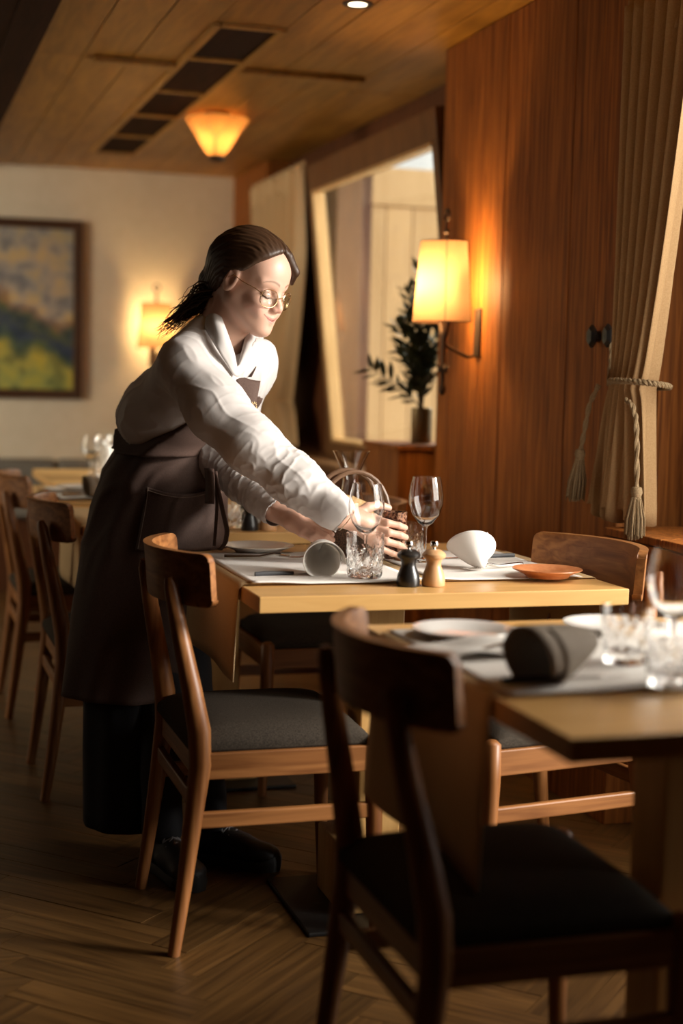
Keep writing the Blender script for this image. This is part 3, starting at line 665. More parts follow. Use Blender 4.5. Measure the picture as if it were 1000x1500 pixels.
# ================================================================ CURTAINS, PEGS, PLANT
def curtain(name, label, X, top, tie, bot, zt, ztie, zb, folds, amp, seed, toplip=True, m='curtain'):
    "top/tie/bot: (ya, yb) extent along the wall at each height; +y is deeper"
    rnd = random.Random(seed); ph = [rnd.uniform(0, 6) for _ in range(4)]
    def ext(z):
        if z >= ztie:
            t = (z-ztie)/(zt-ztie); k = t**.75
            kb = 1-(1-t)**1.0
            return tie[0]+(top[0]-tie[0])*min(1, t*1.6)**.8, tie[1]+(top[1]-tie[1])*k
        t = (ztie-z)/(ztie-zb); k = t**.6
        return tie[0]+(bot[0]-tie[0])*k, tie[1]+(bot[1]-tie[1])*k
    def g(u, v):
        z = zb+(zt-zb)*v; a, b = ext(z); w = abs(a-b); wt = abs(tie[0]-tie[1])
        uu = u+.012*math.sin(u*17+ph[0])+.008*math.sin(u*29+ph[1]+2*v)
        am = amp*(.55+.45*min(1, wt/w*1.0)); near = abs(z-ztie)
        bulge = .004*math.exp(-(near/.10)**2)
        q = 2*PI*folds*uu
        x = X - am*(.5+.5*math.sin(q)) - .4*am*math.sin(2*q+ph[2]+v*2) + bulge*(abs(2*u-1)**2) + .01*math.sin(3*u+ph[3])
        if z < ztie: x += .02*math.sin(3*PI*u)*((ztie-z)/(ztie-zb))
        y = a+(b-a)*uu + .012*math.cos(q)*min(1, w/.3)
        zz = z + (.018*math.sin(q+1) if v == 0 else 0)
        return (x, y, zz)
    t = empty(name, label, 'curtain', (0,0,0))
    MB().grid(g, 140, 60).obj('cloth', M[m], t, thick=.002, smooth=80)
    if toplip:
        def h(u, v):
            a, b = top; q = 2*PI*folds*1.6*u
            return (X-.018-.012*math.sin(q)-.006*v, a+(b-a)*u+.01, zt+.02-.11*v+.012*math.sin(q*.5+1)*v)
        MB().grid(h, 90, 8).obj('heading_frill', M[m], t, thick=.003, smooth=80)
    return t
cu = curtain('window_curtain', 'cream curtain darkened by painted shade, tied back with a tasselled rope at the right edge', 1.855, (3.56, 3.20), (3.545, 3.415), (3.69, 3.385), 2.16, 1.195, .862, 6.27, .045, 3, True, 'curtain_shaded')
# tieback rope with two tails and tassels
rp = MB(); pts = []
for i in range(25):
    a = 2*PI*i/24; pts.append((1.835+.062*math.cos(a), 3.443+.108*math.sin(a), 1.205-.035*math.cos(a+1.2)*.6-.02*math.sin(a)))
tb = empty('tieback', 'twisted beige rope tieback with two hanging tassels around the near curtain', 'tieback', (0,0,0))
def rope(path, r=.0075):
    b = MB(); P = [Vector(p) for p in path]
    # resample and twist two strands
    out = []
    for i in range(len(P)-1):
        for k in range(6): out.append(P[i].lerp(P[i+1], k/6))
    out.append(P[-1])
    for s in (0, PI):
        q = []
        for i, p in enumerate(out):
            t = (out[min(i+1,len(out)-1)]-out[max(i-1,0)]).normalized(); e = t.cross(Vector((.3,.9,.2))).normalized(); f = t.cross(e)
            an = s+i*.9; q.append(p+(e*math.cos(an)+f*math.sin(an))*r*.5)
        b.tube(q, r*.68, 6)
    return b
rope(pts).obj('rope_loop', M['rope'], tb)
kn = Vector((1.772, 3.39, 1.165))
r1 = [tuple(kn), (1.765,3.345,1.155), (1.762,3.315,1.12), (1.762,3.305,1.05), (1.765,3.303,.945)]
r2 = [(1.775,3.55,1.20), (1.768,3.585,1.15), (1.766,3.605,1.08), (1.766,3.625,1.02)]
rope(r1, .0065).obj('rope_tail', M['rope'], tb); rope(r2, .0065).obj('rope_tail', M['rope'], tb)
for (x, y, z), L, tl in ((r1[-1], .105, 0), (r2[-1], .115, .3)):
    b = MB().lathe([(0,.012),(.012,.008),(.015,-.004),(.011,-.016),(.013,-.02)], 12, (x,y,z))
    for k in range(60):
        a = 2.4*k; r = .014*math.sqrt(k/60); e = 1+.55*(k/60)
        b.tube([(x+r*math.cos(a)*.8, y+r*math.sin(a)*.8, z-.016), (x+r*math.cos(a)*1.2*e, y+r*math.sin(a)*1.2*e+tl*L*.25, z-.016-L*.5), (x+r*math.cos(a)*1.3*e, y+r*math.sin(a)*1.3*e+tl*L*.5, z-.016-L*(.93+.07*math.sin(k*7)))], [.0022,.0026,.0018], 4)
    b.obj('tassel', M['rope'], tb)
rope([(1.80,3.545,1.20),(1.83,3.60,1.235),(1.855,3.645,1.285),(1.862,3.662,1.325)], .005).obj('rope_hook_loop', M['rope'], tb)
for y, lb in ((3.762,'black six sided peg on the dark panel, left of the other'),(3.668,'black six sided peg on the dark panel beside the curtain')):
    b = MB().lathe([(0,0),(.012,0),(.012,.012),(.024,.018),(.026,.026),(.018,.034),(0,.036)], 6); R = Matrix.Rotation(-PI/2, 3, 'Y')
    b.v = [tuple(R@Vector(p)) for p in b.v]
    o = b.obj('wall_peg', M['black_lacquer'], None, smooth=20); o.location = (WR-.001, y, 1.332); o.scale = (1,.9,1.25); tag(o, lb, 'peg', 'black wall pegs')
curtain('far_curtain', 'cream curtain tied at its middle, at the far end of the tilted window', 1.975, (7.12, 8.20), (7.36, 7.80), (7.20, 7.95), 2.22, 1.07, .84, 6, .06, 5)
curtain('narrow_curtain', 'narrow strip of cream curtain between the tilted window and the dark panel', 2.03, (5.30, 5.10), (5.24, 5.10), (5.24, 5.10), 2.20, 1.07, .84, 3, .04, 8)

# plinth with bronze vase and olive branches
pb = empty('plinth', 'dark wooden plinth under the tall vase by the tilted window', 'plinth', (1.90, 5.23, 0))
MB().bx(-.135, .13, -.135, .25, 0, .945).obj('body', M['panel'], pb, bevel=.004, smooth=0)
MB().bx(-.145, .13, -.145, .26, .945, .965).obj('top', M['panel'], pb, bevel=.004, smooth=0)
vz = MB().lathe([(0,0),(.036,0),(.038,.003),(.0385,.128),(.036,.131),(.033,.128),(.033,.01),(0,.008)], 32).obj('vase', M['bronze']); vz.location = (1.925, 5.30, .966)
tag(vz, 'slim bronze cylinder vase holding olive branches', 'vase')
ob = empty('olive_branches', 'dark green olive branches standing in the bronze vase', 'plant', (1.925, 5.30, .98))
rn = random.Random(11); st = MB(); leaves = []
def spray(p0, p1, p2, n, ln):
    pts = [p0.lerp(p1, i/5).lerp(p1.lerp(p2, i/5), i/5) for i in range(6)]
    st.tube(pts, [.0035,.003,.0026,.002,.0016,.001], 5)
    for i in range(n):
        t = .22+.78*(i/(n-1)); k = min(4, int(t*5)); p = pts[k].lerp(pts[k+1], t*5-k); d = (pts[k+1]-pts[k]).normalized()
        a = rn.uniform(0, 2*PI); e = d.cross(Vector((math.cos(a), math.sin(a), .3))).normalized()
        leaves.append((p, (d*rn.uniform(.35,.9)+e*rn.uniform(.6,1)).normalized(), ln*rn.uniform(.75,1.2)))
base = Vector((0,0,.10))
side = Vector((math.cos(YAW), -math.sin(YAW), 0)); dep = Vector((math.sin(YAW), math.cos(YAW), 0))
for sx, h, dd, n in ((-.02,.60,.0,22),(-.06,.50,.03,20),(.03,.47,-.02,20),(-.10,.38,-.01,18),(.05,.36,.03,18),(-.20,.21,-.02,16),(-.02,.33,-.04,20),(.02,.26,.04,16),(-.08,.28,.05,16),(-.05,.42,-.05,18)):
    tip = side*sx+dep*dd+Vector((0,0,h+.05)); mid = Vector((tip.x*.25, tip.y*.25, .1+(h-.05)*.55))
    spray(base+Vector((rn.uniform(-.01,.01), rn.uniform(-.01,.01), 0)), mid, tip, int(n*2.6), .070)
st.tube([(0,0,0),(0,0,.11)], .004, 6)
st.obj('twig', M['stem'], ob)
lb = MB(); LV = [(0,0,0),(.25,.12,.02),(.6,.14,.03),(1,0,0),(.6,-.14,.03),(.25,-.12,.02),(.5,0,-.02)]
for p, d, L in leaves:
    e = d.cross(Vector((.2,.3,1))).normalized(); f = d.cross(e)
    lb.add([p+d*(x*L)+e*(y*L)+f*(z*L) for x, y, z in LV], [(0,1,6),(1,2,6),(2,3,6),(3,4,6),(4,5,6),(5,0,6)])
lo_ = lb.obj('leaf_mass', M['leaf'], ob, recalc=False, smooth=0); lo_['kind'] = 'stuff'
# ================================================================ THE WAITRESS
class Vol:
    "signed-distance volume, smooth unions, meshed with surface nets"
    def __init__(s, lo, hi, h):
        s.lo = np.array(lo, np.float32); s.h = h; s.n = np.ceil((np.array(hi)-np.array(lo))/h).astype(int)+1
        s.ax = [s.lo[i]+h*np.arange(s.n[i], dtype=np.float32) for i in range(3)]; s.v = np.full(s.n, 1.0, np.float32)
    def blk(s, lo, hi):
        a = np.clip(np.floor((np.array(lo)-s.lo)/s.h).astype(int), 0, s.n-1); b = np.clip(np.ceil((np.array(hi)-s.lo)/s.h).astype(int)+1, 1, s.n)
        sl = tuple(slice(a[i], b[i]) for i in range(3)); return sl, np.stack(np.meshgrid(*[s.ax[i][sl[i]] for i in range(3)], indexing='ij'), -1)
    def mix(s, sl, d, k, sub):
        v = s.v[sl]
        if sub: d = -d; h = np.clip(.5-.5*(d-v)/-k*-1, 0, 1) if False else np.clip(.5+.5*(d-v)/k, 0, 1); s.v[sl] = v*(1-h)+d*h+k*h*(1-h)
        else: h = np.clip(.5+.5*(v-d)/k, 0, 1); s.v[sl] = v*(1-h)+d*h-k*h*(1-h)
    def cap(s, a, b, ra, rb, k=.01, sub=False):
        a, b = np.array(a, np.float32), np.array(b, np.float32); r = max(ra, rb)+2*k+3*s.h
        sl, P = s.blk(np.minimum(a, b)-r, np.maximum(a, b)+r)
        if P.size == 0: return
        ab = b-a; t = np.clip(((P-a)@ab)/max(float(ab@ab), 1e-9), 0, 1)
        d = np.linalg.norm(P-(a+t[..., None]*ab), axis=-1)-(ra+(rb-ra)*t); s.mix(sl, d.astype(np.float32), k, sub)
    def path(s, pts, rs, k=.01):
        for i in range(len(pts)-1): s.cap(pts[i], pts[i+1], rs[i], rs[i+1], k)
    def ell(s, c, A, r, k=.01, sub=False):
        c = np.array(c, np.float32); A = np.array(A, np.float32); r = np.array(r, np.float32); R = float(max(r))+2*k+3*s.h
        sl, P = s.blk(c-R, c+R)
        if P.size == 0: return
        q = (P-c)@A.T; k0 = np.linalg.norm(q/r, axis=-1); k1 = np.linalg.norm(q/(r*r), axis=-1)
        d = k0*(k0-1)/np.maximum(k1, 1e-6); s.mix(sl, d.astype(np.float32), k, sub)
    def nets(s):
        v = s.v; sgn = v < 0; n = s.n-1
        cnt = np.zeros(n, np.int8)
        offs = [(i, j, k) for i in (0, 1) for j in (0, 1) for k in (0, 1)]
        for o in offs: cnt += sgn[o[0]:o[0]+n[0], o[1]:o[1]+n[1], o[2]:o[2]+n[2]]
        cells = np.argwhere((cnt > 0) & (cnt < 8)); idx = np.full(n, -1, np.int64); idx[tuple(cells.T)] = np.arange(len(cells))
        cv = np.stack([v[cells[:, 0]+o[0], cells[:, 1]+o[1], cells[:, 2]+o[2]] for o in offs], 1); O = np.array(offs, float)
        acc = np.zeros((len(cells), 3)); c = np.zeros(len(cells))
        for a in range(8):
            for b in range(a+1, 8):
                if np.abs(O[a]-O[b]).sum() != 1: continue
                m = (cv[:, a] < 0) != (cv[:, b] < 0); t = cv[:, a]/np.where(np.abs(cv[:, a]-cv[:, b]) < 1e-12, 1, cv[:, a]-cv[:, b])
                acc += np.where(m[:, None], O[a]+(O[b]-O[a])*t[:, None], 0); c += m
        V = s.lo+s.h*(cells+acc/c[:, None]); F = []
        for ax in range(3):
            u, w = (ax+1) % 3, (ax+2) % 3
            sl0 = [slice(None)]*3; sl1 = [slice(None)]*3; sl0[ax] = slice(0, -1); sl1[ax] = slice(1, None)
            e = np.argwhere(sgn[tuple(sl0)] != sgn[tuple(sl1)]); e = e[(e[:, u] > 0) & (e[:, w] > 0) & (e[:, u] < n[u]) & (e[:, w] < n[w])]
            f = []
            for du, dw in ((-1, -1), (0, -1), (0, 0), (-1, 0)):
                q = e.copy(); q[:, u] += du; q[:, w] += dw; f.append(idx[tuple(q.T)])
            f = np.stack(f, 1); flip = ~sgn[tuple(e.T)]; f[flip] = f[flip][:, ::-1]; F.append(f)
        return V, np.concatenate(F)
def npmesh(name, V, F, m):
    me = bpy.data.meshes.new(name); me.vertices.add(len(V)); me.vertices.foreach_set('co', np.ascontiguousarray(V, np.float32).ravel())
    k = F.shape[1]; me.loops.add(F.size); me.loops.foreach_set('vertex_index', np.ascontiguousarray(F, np.int32).ravel())
    me.polygons.add(len(F)); me.polygons.foreach_set('loop_start', np.arange(0, F.size, k, dtype=np.int32))
    me.update(calc_edges=True); me.validate(); me.polygons.foreach_set('use_smooth', np.ones(len(me.polygons), bool))
    for mm in (m if isinstance(m, (list, tuple)) else [m]): me.materials.append(mm)
    return me
def smooth_v(V, F, it=2, lam=.5):
    E = np.concatenate([F[:, [i, (i+1) % F.shape[1]]] for i in range(F.shape[1])]); E = np.concatenate([E, E[:, ::-1]])
    deg = np.bincount(E[:, 0], minlength=len(V))[:, None]
    for _ in range(it):
        a = np.stack([np.bincount(E[:, 0], V[E[:, 1], c], minlength=len(V)) for c in range(3)], 1)/np.maximum(deg, 1); V = V+(a-V)*lam
    return V
def normals(V, F):
    nn = np.cross(V[F[:, 1]]-V[F[:, 0]], V[F[:, 2]]-V[F[:, 0]]); N = np.zeros_like(V)
    for c in range(F.shape[1]):
        for a in range(3): N[:, a] += np.bincount(F[:, c], nn[:, a], minlength=len(V))
    return N/np.maximum(np.linalg.norm(N, axis=1, keepdims=True), 1e-12)
def fbm(P, sc, seed=0, oct=3):
    "cheap smooth pseudo-noise: summed rotated sines"
    r = np.random.default_rng(seed); o = np.zeros(len(P)); a = 1.0; f = 1.0
    for _ in range(oct):
        for _ in range(3):
            d = r.normal(size=3); d /= np.linalg.norm(d); o += a*np.sin((P*sc)@d*f+r.uniform(0, 6.28)+1.2*np.sin((P*sc)@np.roll(d, 1)*f*.6))
        a *= .5; f *= 1.9
    return o/4

A = lambda *p: np.array(at(*p))
# ---- head frame: f forward, r her right, u up
def head_axes(a, p, ro):
    rt = np.array([math.cos(YAW), -math.sin(YAW), 0]); fw = np.array([math.sin(YAW), math.cos(YAW), 0]); z = np.array([0, 0, 1.])
    f0 = math.cos(a)*rt-math.sin(a)*fw; f = math.cos(p)*f0-math.sin(p)*z; u = math.cos(p)*z+math.sin(p)*f0; rr = np.cross(f, u)
    return f, rr*math.cos(ro)-u*math.sin(ro), u*math.cos(ro)+rr*math.sin(ro)
HF, HR, HU = head_axes(.56, .30, -.06); HC_ = A(367, 411, 3.64); HA = np.array([HF, HR, HU])
def H(f, r, u): return HC_+HF*f+HR*r+HU*u
# ---- skeleton
neckb = A(322, 492, 3.69); shR = A(272, 532, 3.60); shL = A(360, 540, 3.86)
elR = A(368, 652, 3.52); wrR = A(496, 754, 3.50); elL = A(318, 672, 3.82); wrL = A(402, 747, 3.62)
pel = A(228, 725, 3.92)
rt = np.array([math.cos(YAW), -math.sin(YAW), 0]); fw = np.array([math.sin(YAW), math.cos(YAW), 0])
BF = math.cos(.61)*rt-math.sin(.61)*fw; BR = np.array([BF[1], -BF[0], 0]); SP = (neckb-pel)/np.linalg.norm(neckb-pel)
CF = BF-SP*(BF@SP); CF /= np.linalg.norm(CF); CR = np.cross(CF, SP); BA = np.array([CR, CF, SP])
if CR@BR < 0: BA[0] = -CR

# ---- body (skin): one continuous surface
b = Vol((.52, 3.15, .76), (1.26, 3.98, 1.58), .0022)
hv = lambda c: H(*c)
b.ell(H(-.012, 0, .035), HA, (.098, .075, .084), .01)
b.ell(H(.030, 0, -.032), HA, (.060, .058, .082), .02)
b.ell(H(.046, 0, .030), HA, (.046, .060, .052), .02)
for s in (1, -1):
    b.cap(H(.004, s*.046, -.050), H(.064, s*.016, -.099), .022, .016, .03)
    b.ell(H(.058, s*.036, -.042), HA, (.028, .024, .024), .015)
    b.cap(H(.083, s*.010, .010), H(.066, s*.046, .012), .008, .008, .012)
b.ell(H(.074, 0, -.102), HA, (.019, .021, .015), .014)
b.ell(H(.071, 0, -.070), HA, (.020, .032, .026), .018)
for s in (1, -1): b.ell(H(.090, s*.031, -.013), HA, (.016, .017, .0105), .008, True)
for s in (1, -1): b.ell(H(.0705, s*.031, -.0135), HA, (.0135, .0155, .0125), .003)
b.cap(H(.079, 0, .000), H(.101, 0, -.037), .0080, .0095, .012); b.ell(H(.1015, 0, -.0425), HA, (.0095, .0090, .0082), .008)
for s in (1, -1): b.ell(H(.095, s*.0110, -.0455), HA, (.010, .0070, .0070), .006)
for s in (1, -1):
    b.cap(H(.0895, 0, -.0690), H(.078, s*.023, -.0655), .0042, .0022, .005)
    b.cap(H(.0885, 0, -.0785), H(.078, s*.020, -.0705), .0048, .0026, .006)
    b.cap(H(.0945, 0, -.0738), H(.083, s*.018, -.0700), .0014, .0014, .002, True); b.cap(H(.083, s*.018, -.0700), H(.072, s*.0290, -.0620), .0014, .0020, .003, True)
    b.ell(H(.070, s*.036, -.058), HA, (.012, .010, .012), .010)
for s in (1, -1):
    EA = np.array([HF*.94+HU*-.34, HR, HU*.94+HF*.34])
    b.ell(H(-.004, s*.0735, -.008), EA, (.0185, .0075, .031), .006)
    b.ell(H(-.000, s*.082, -.006), EA, (.0105, .0065, .019), .003, True)
    b.cap(H(-.008, s*.079, .012), H(-.014, s*.080, -.012), .0026, .0026, .002)
b.path([H(-.035, 0, -.045), H(-.040, 0, -.10), neckb+SP*.01, neckb-SP*.06], [.050, .050, .054, .062], .02)
b.cap(H(.01, 0, -.085), H(-.02, 0, -.135), .034, .036, .02)
# shoulders, chest, arms under the shirt
b.path([neckb-SP*.03, shR, elR, wrR], [.05, .048, .038, .0265], .02); b.path([neckb-SP*.03, shL, elL, wrL], [.05, .048, .038, .0265], .02)
b.ell(neckb-SP*.13, BA, (.13, .085, .14), .03); b.ell(neckb-SP*.30, BA, (.085, .06, .13), .03)
# hands
def chain(pts, r0, r1, k=.003):
    n = len(pts)-1
    for i in range(n): b.cap(pts[i], pts[i+1], r0+(r1-r0)*i/n, r0+(r1-r0)*(i+1)/n, k)
# right hand: fingers closed round the brown tumbler, thumb on its far shoulder
b.cap(wrR, A(530, 766, 3.52), .0265, .026, .012); b.cap(wrR, A(518, 758, 3.53), .024, .025, .012)
for q in ((548,760,3.535),(550,771,3.525),(549,783,3.522),(546,793,3.527)): b.cap(A(522, 764, 3.52), A(*q), .021, .0125, .010)
chain([A(547,760,3.535), A(567,766,3.518), A(584,770,3.528), A(593,773,3.552)], .0100, .0074)
chain([A(549,771,3.525), A(569,780,3.512), A(586,784,3.523), A(594,787,3.548)], .0102, .0076)
chain([A(548,783,3.522), A(566,793,3.512), A(583,798,3.523), A(592,801,3.547)], .0098, .0072)
chain([A(545,793,3.527), A(560,804,3.518), A(575,811,3.526), A(585,814,3.545)], .0086, .0064)
chain([A(518,756,3.535), A(538,744,3.555), A(555,740,3.575), A(569,744,3.590)], .0150, .0085, .006)
# left hand: reaching forward to the basket, slightly curled
b.cap(wrL, A(432, 764, 3.585), .0265, .025, .012); b.cap(wrL, A(430, 756, 3.60), .022, .022, .012)
for q, e1, e2, e3 in (((448,763,3.59),(465,770,3.575),(478,777,3.568),(486,783,3.566)), ((448,769,3.575),(465,777,3.56),(479,785,3.553),(487,791,3.553)), ((446,775,3.565),(462,784,3.55),(475,791,3.545),(482,797,3.546)), ((442,780,3.56),(456,788,3.548),(467,795,3.544),(473,800,3.545))):
    b.cap(A(428, 763, 3.585), A(*q), .020, .012, .010); chain([A(*q), A(*e1), A(*e2), A(*e3)], .0098, .0068)
chain([A(420,752,3.615), A(440,752,3.62), A(457,760,3.615), A(467,768,3.606)], .0140, .0080, .006)
V, Fq = b.nets(); V = smooth_v(V, Fq, 2, .45)
# legs and hips, hidden by the clothes, in the same mesh
ankR, ankL = A(238, 1222, 3.66), A(306, 1212, 3.74)
lg = Vol((.35, 3.45, .06), (1.05, 4.15, 1.05), .008)
hipR, hipL = pel+BR*.06, pel-BR*.06; knR, knL = A(232, 985, 3.80), A(275, 985, 3.86)
for h, k, a in ((hipR, knR, ankR), (hipL, knL, ankL)): lg.path([h, k, a], [.070, .052, .038], .03)
lg.ell(pel+np.array([0, 0, .03]), BA, (.10, .075, .10), .04)
V2, F2 = lg.nets(); V2 = smooth_v(V2, F2, 2)
def skin_mat():
    m = mat('skin', (.62,.40,.30), .46, Subsurface_Weight=.15, Subsurface_Radius=(.012,.005,.003), Subsurface_Scale=.4)
    bs = m.node_tree.nodes['Principled BSDF']; at_ = nd(m, 'ShaderNodeAttribute'); at_.attribute_name = 'tint'; lk(m, at_.outputs['Color'], bs.inputs['Base Color']); return m
me = npmesh('body', np.concatenate([V, V2]), np.concatenate([Fq, F2+len(V)]), skin_mat())
L = (np.concatenate([V, V2])-HC_)@HA.T
tint = np.tile(np.array([.62,.375,.275,1.]), (len(L), 1))
def blob(c, r, col, w):
    d = np.linalg.norm((L-np.array(c))/np.array(r), axis=1); k = (np.clip(1.4-d, 0, 1)*w)[:, None]; tint[:, :3] = tint[:, :3]*(1-k)+np.array(col)*k
for s in (1, -1):
    blob((.065, s*.042, -.045), (.03,.026,.024), (.68,.36,.28), .6)
    blob((.076, s*.031, -.022), (.014,.018,.0025), (.16,.085,.06), .85)
    blob((.08, s*.031, -.008), (.02,.02,.006), (.58,.33,.26), .5)
    blob((-.000, s*.084, -.008), (.014,.008,.022), (.60,.30,.22), .6)
blob((.108, 0, -.044), (.016,.016,.012), (.66,.32,.24), .5)
lf, lr, lu = L[:, 0], np.abs(L[:, 1]), L[:, 2]; fr_ = lf > .055
mid = -.0738+.0115*(np.minimum(lr, .032)/.028)**1.6
def paint(k, col):
    k = np.clip(k, 0, 1)[:, None]; tint[:, :3] = tint[:, :3]*(1-k)+np.array(col)*k
up_h, lo_h = .0068*(1-(lr/.026)**2)+.0008, .0078*(1-(lr/.0235)**2)
paint(fr_*(lr < .027)*np.clip((up_h-np.abs(lu-mid-0))/.0015, 0, 1)*(lu >= mid)*.85, (.54,.20,.165))
paint(fr_*(lr < .024)*np.clip((lo_h-np.abs(lu-mid))/.0015, 0, 1)*(lu < mid)*.85, (.60,.24,.20))
paint(fr_*(lr < .030)*np.clip(1.5-np.abs(lu-mid)/.0012, 0, 1)*.9, (.20,.06,.045))
bt = np.clip((lr-.011)/.042, 0, 1); bu = .0095+.0085*np.sin(PI*np.clip(bt*.85+.08, 0, 1)); bw_ = .0030*(1-.65*bt)
paint((lf > .045)*(lr > .011)*(lr < .053)*np.clip(1.6-np.abs(lu-bu)/bw_, 0, 1)*.75, (.17,.095,.055))
ca = me.color_attributes.new('tint', 'FLOAT_COLOR', 'POINT'); ca.data.foreach_set('color', tint.astype(np.float32).ravel())
wt = tag(put('person', me), 'young woman in white shirt and brown bib apron bending over the table', 'person')

# ---- thin bracelet on her right wrist
dw = (wrR-elR)/np.linalg.norm(wrR-elR); e1 = np.cross(dw, [0, 0, 1]); e1 /= np.linalg.norm(e1); e2 = np.cross(dw, e1); bc = wrR+dw*.022
MB().tube([bc+e1*.0285*math.cos(2*PI*i/28)+e2*.0285*math.sin(2*PI*i/28)+dw*.006*math.cos(2*PI*i/28) for i in range(29)], .0011, 6, False).obj('bracelet', mat('bracelet_metal', (.6,.5,.35), .25, 1), wt, recalc=False)
# ---- hair
hv_ = Vol(tuple(HC_-.19), tuple(HC_+.19), .0024)
hv_.ell(H(-.018, 0, .038), HA, (.103, .084, .091), .01); hv_.ell(H(.030, 0, .058), HA, (.060, .071, .052), .02)
hv_.cap(H(-.07, 0, .02), H(-.105, 0, -.030), .060, .034, .03); hv_.cap(H(-.05, 0, -.02), H(-.10, 0, -.04), .058, .030, .03)
sl, P = hv_.blk(hv_.lo, hv_.lo+1); Q = (P-HC_)@HA.T; f_, r_, u_ = Q[..., 0], np.abs(Q[..., 1]), Q[..., 2]
line = np.where(f_ > 0, .026+.66*f_ + .30*np.maximum(0, .050-r_)*np.clip((f_-.03)/.03, 0, 1), .026+1.1*f_) - .30*np.maximum(0, r_-.064)*(f_ > .02)
line = line-.019*np.exp(-((f_-.022)/.034)**2)*np.clip(r_/.04, 0, 1)
line = np.where(f_ < -.035, np.minimum(line, .026-.0385+1.8*(f_+.035)), line)
cut = (line-u_)*.75; hv_.mix(sl, -cut.astype(np.float32), .012, True)
hv_.cap(H(.070, -.022, .080), H(.086, -.046, .052), .014, .011, .008); hv_.cap(H(.086, -.046, .052), H(.074, -.064, .022), .010, .005, .006)
Vh, Fh = hv_.nets(); Vh = smooth_v(Vh, Fh, 2, .4); Nh = normals(Vh, Fh); Lh = (Vh-HC_)@HA.T
phi = np.arctan2(Lh[:, 1], Lh[:, 2]-.0+.9*np.maximum(0, -Lh[:, 0]-.03)+.02)
rid = np.sin(phi*46+3*np.sin(Lh[:, 0]*60))*.5+np.sin(phi*83+2+4*np.sin(Lh[:, 0]*35))*.35
Vh = Vh+Nh*(rid*.0013*np.clip((Lh[:, 2]-np.where(Lh[:, 0] > 0, .026+.66*Lh[:, 0], -1))/.03, .15, 1)-.0040*np.exp(-(Lh[:, 1]/.0032)**2)*(Lh[:, 0] > -.02))[:, None]
M['hair'] = mat('brown_hair', (.048,.023,.011), .45, Specular_IOR_Level=.35)
put('hair', npmesh('hair', Vh, Fh, M['hair']), wt)
rh = np.random.default_rng(5); pt = MB()
P0 = A(322, 428, 3.67)
for i in range(150):
    o0 = rh.normal(size=3)*.010; e = rh.normal(size=3)*np.array([.010, .016, .010]); ln = rh.uniform(.55, 1.0); ph = rh.uniform(0, 6.28); cr = rh.uniform(.003, .009)
    ctrl = [P0+o0*.8, A(301, 433, 3.69)+o0*1.7, A(281, 448, 3.70)+o0*.8+e, A(256, 470, 3.71)+e*1.2, A(230, 489, 3.71)+e*.9]
    q = []
    for k in range(11):
        t = k/10*ln*(len(ctrl)-1); j = min(int(t), len(ctrl)-2); w = t-j; p = ctrl[j]*(1-w)+ctrl[j+1]*w
        an = ph+t*5.2; q.append(p+(rt*math.cos(an)+np.array([0, 0, 1])*math.sin(an))*cr*min(1, t))
    q = [q[0]]+[(q[i-1]+2*q[i]+q[i+1])/4 for i in range(1, 10)]+[q[10]]
    pt.tube(q, [.0024*(1-.8*k/10) for k in range(11)], 4)
po = pt.obj('ponytail', M['hair'], wt, recalc=False); po['kind'] = 'stuff'
# ---- spectacles: thin gold wire, large round lenses
M['gold'] = mat('gold_wire', (.72,.50,.25), .25, 1)
gw = MB()
def lens_pts(s, n=28):
    out = []
    for i in range(n+1):
        a = 2*PI*i/n; out.append(H(.103-.016*abs(math.cos(a)*.026+.036)/.062-.002, s*(.0370+.0265*math.cos(a)), -.022+.0235*math.sin(a)*(1+.10*math.cos(2*a))))
    return out
for s in (1, -1):
    gw.tube(lens_pts(s), .0010, 6, False)
    gw.tube([H(.086, s*.0635, -.014), H(.070, s*.0695, -.008), H(.03, s*.0765, -.002), H(.004, s*.0805, .006), H(-.014, s*.079, -.008)], .0010, 6)
gw.tube([H(.0985, .0105, -.018), H(.1045, 0, -.013), H(.0985, -.0105, -.018)], .0010, 6)
go = gw.obj('spectacle_frame', M['gold'], wt, recalc=False); go['label'] = 'thin gold wire spectacles'
for s in (1, -1):
    lp = lens_pts(s)[:-1]; c = sum(lp)/len(lp); lm = MB(); lm.add([c]+lp, [(0, i+1, (i+1) % 28+1) for i in range(28)]); lm.obj('lens', M['lens'], wt, thick=.0012)

# lashes and brows
for nm, pts_, rr_ in (('eyelashes', ((.0790,.0175,-.0185),(.0845,.025,-.0225),(.0845,.034,-.0228),(.0780,.043,-.0195),(.072,.0475,-.0165)), (.0006,.0012,.0013,.0012,.0004)),):
    for s in (1, -1):
        MB().tube([H(f, s*r, u) for f, r, u in pts_], rr_, 6).obj(nm, M['hair'], wt, recalc=False)
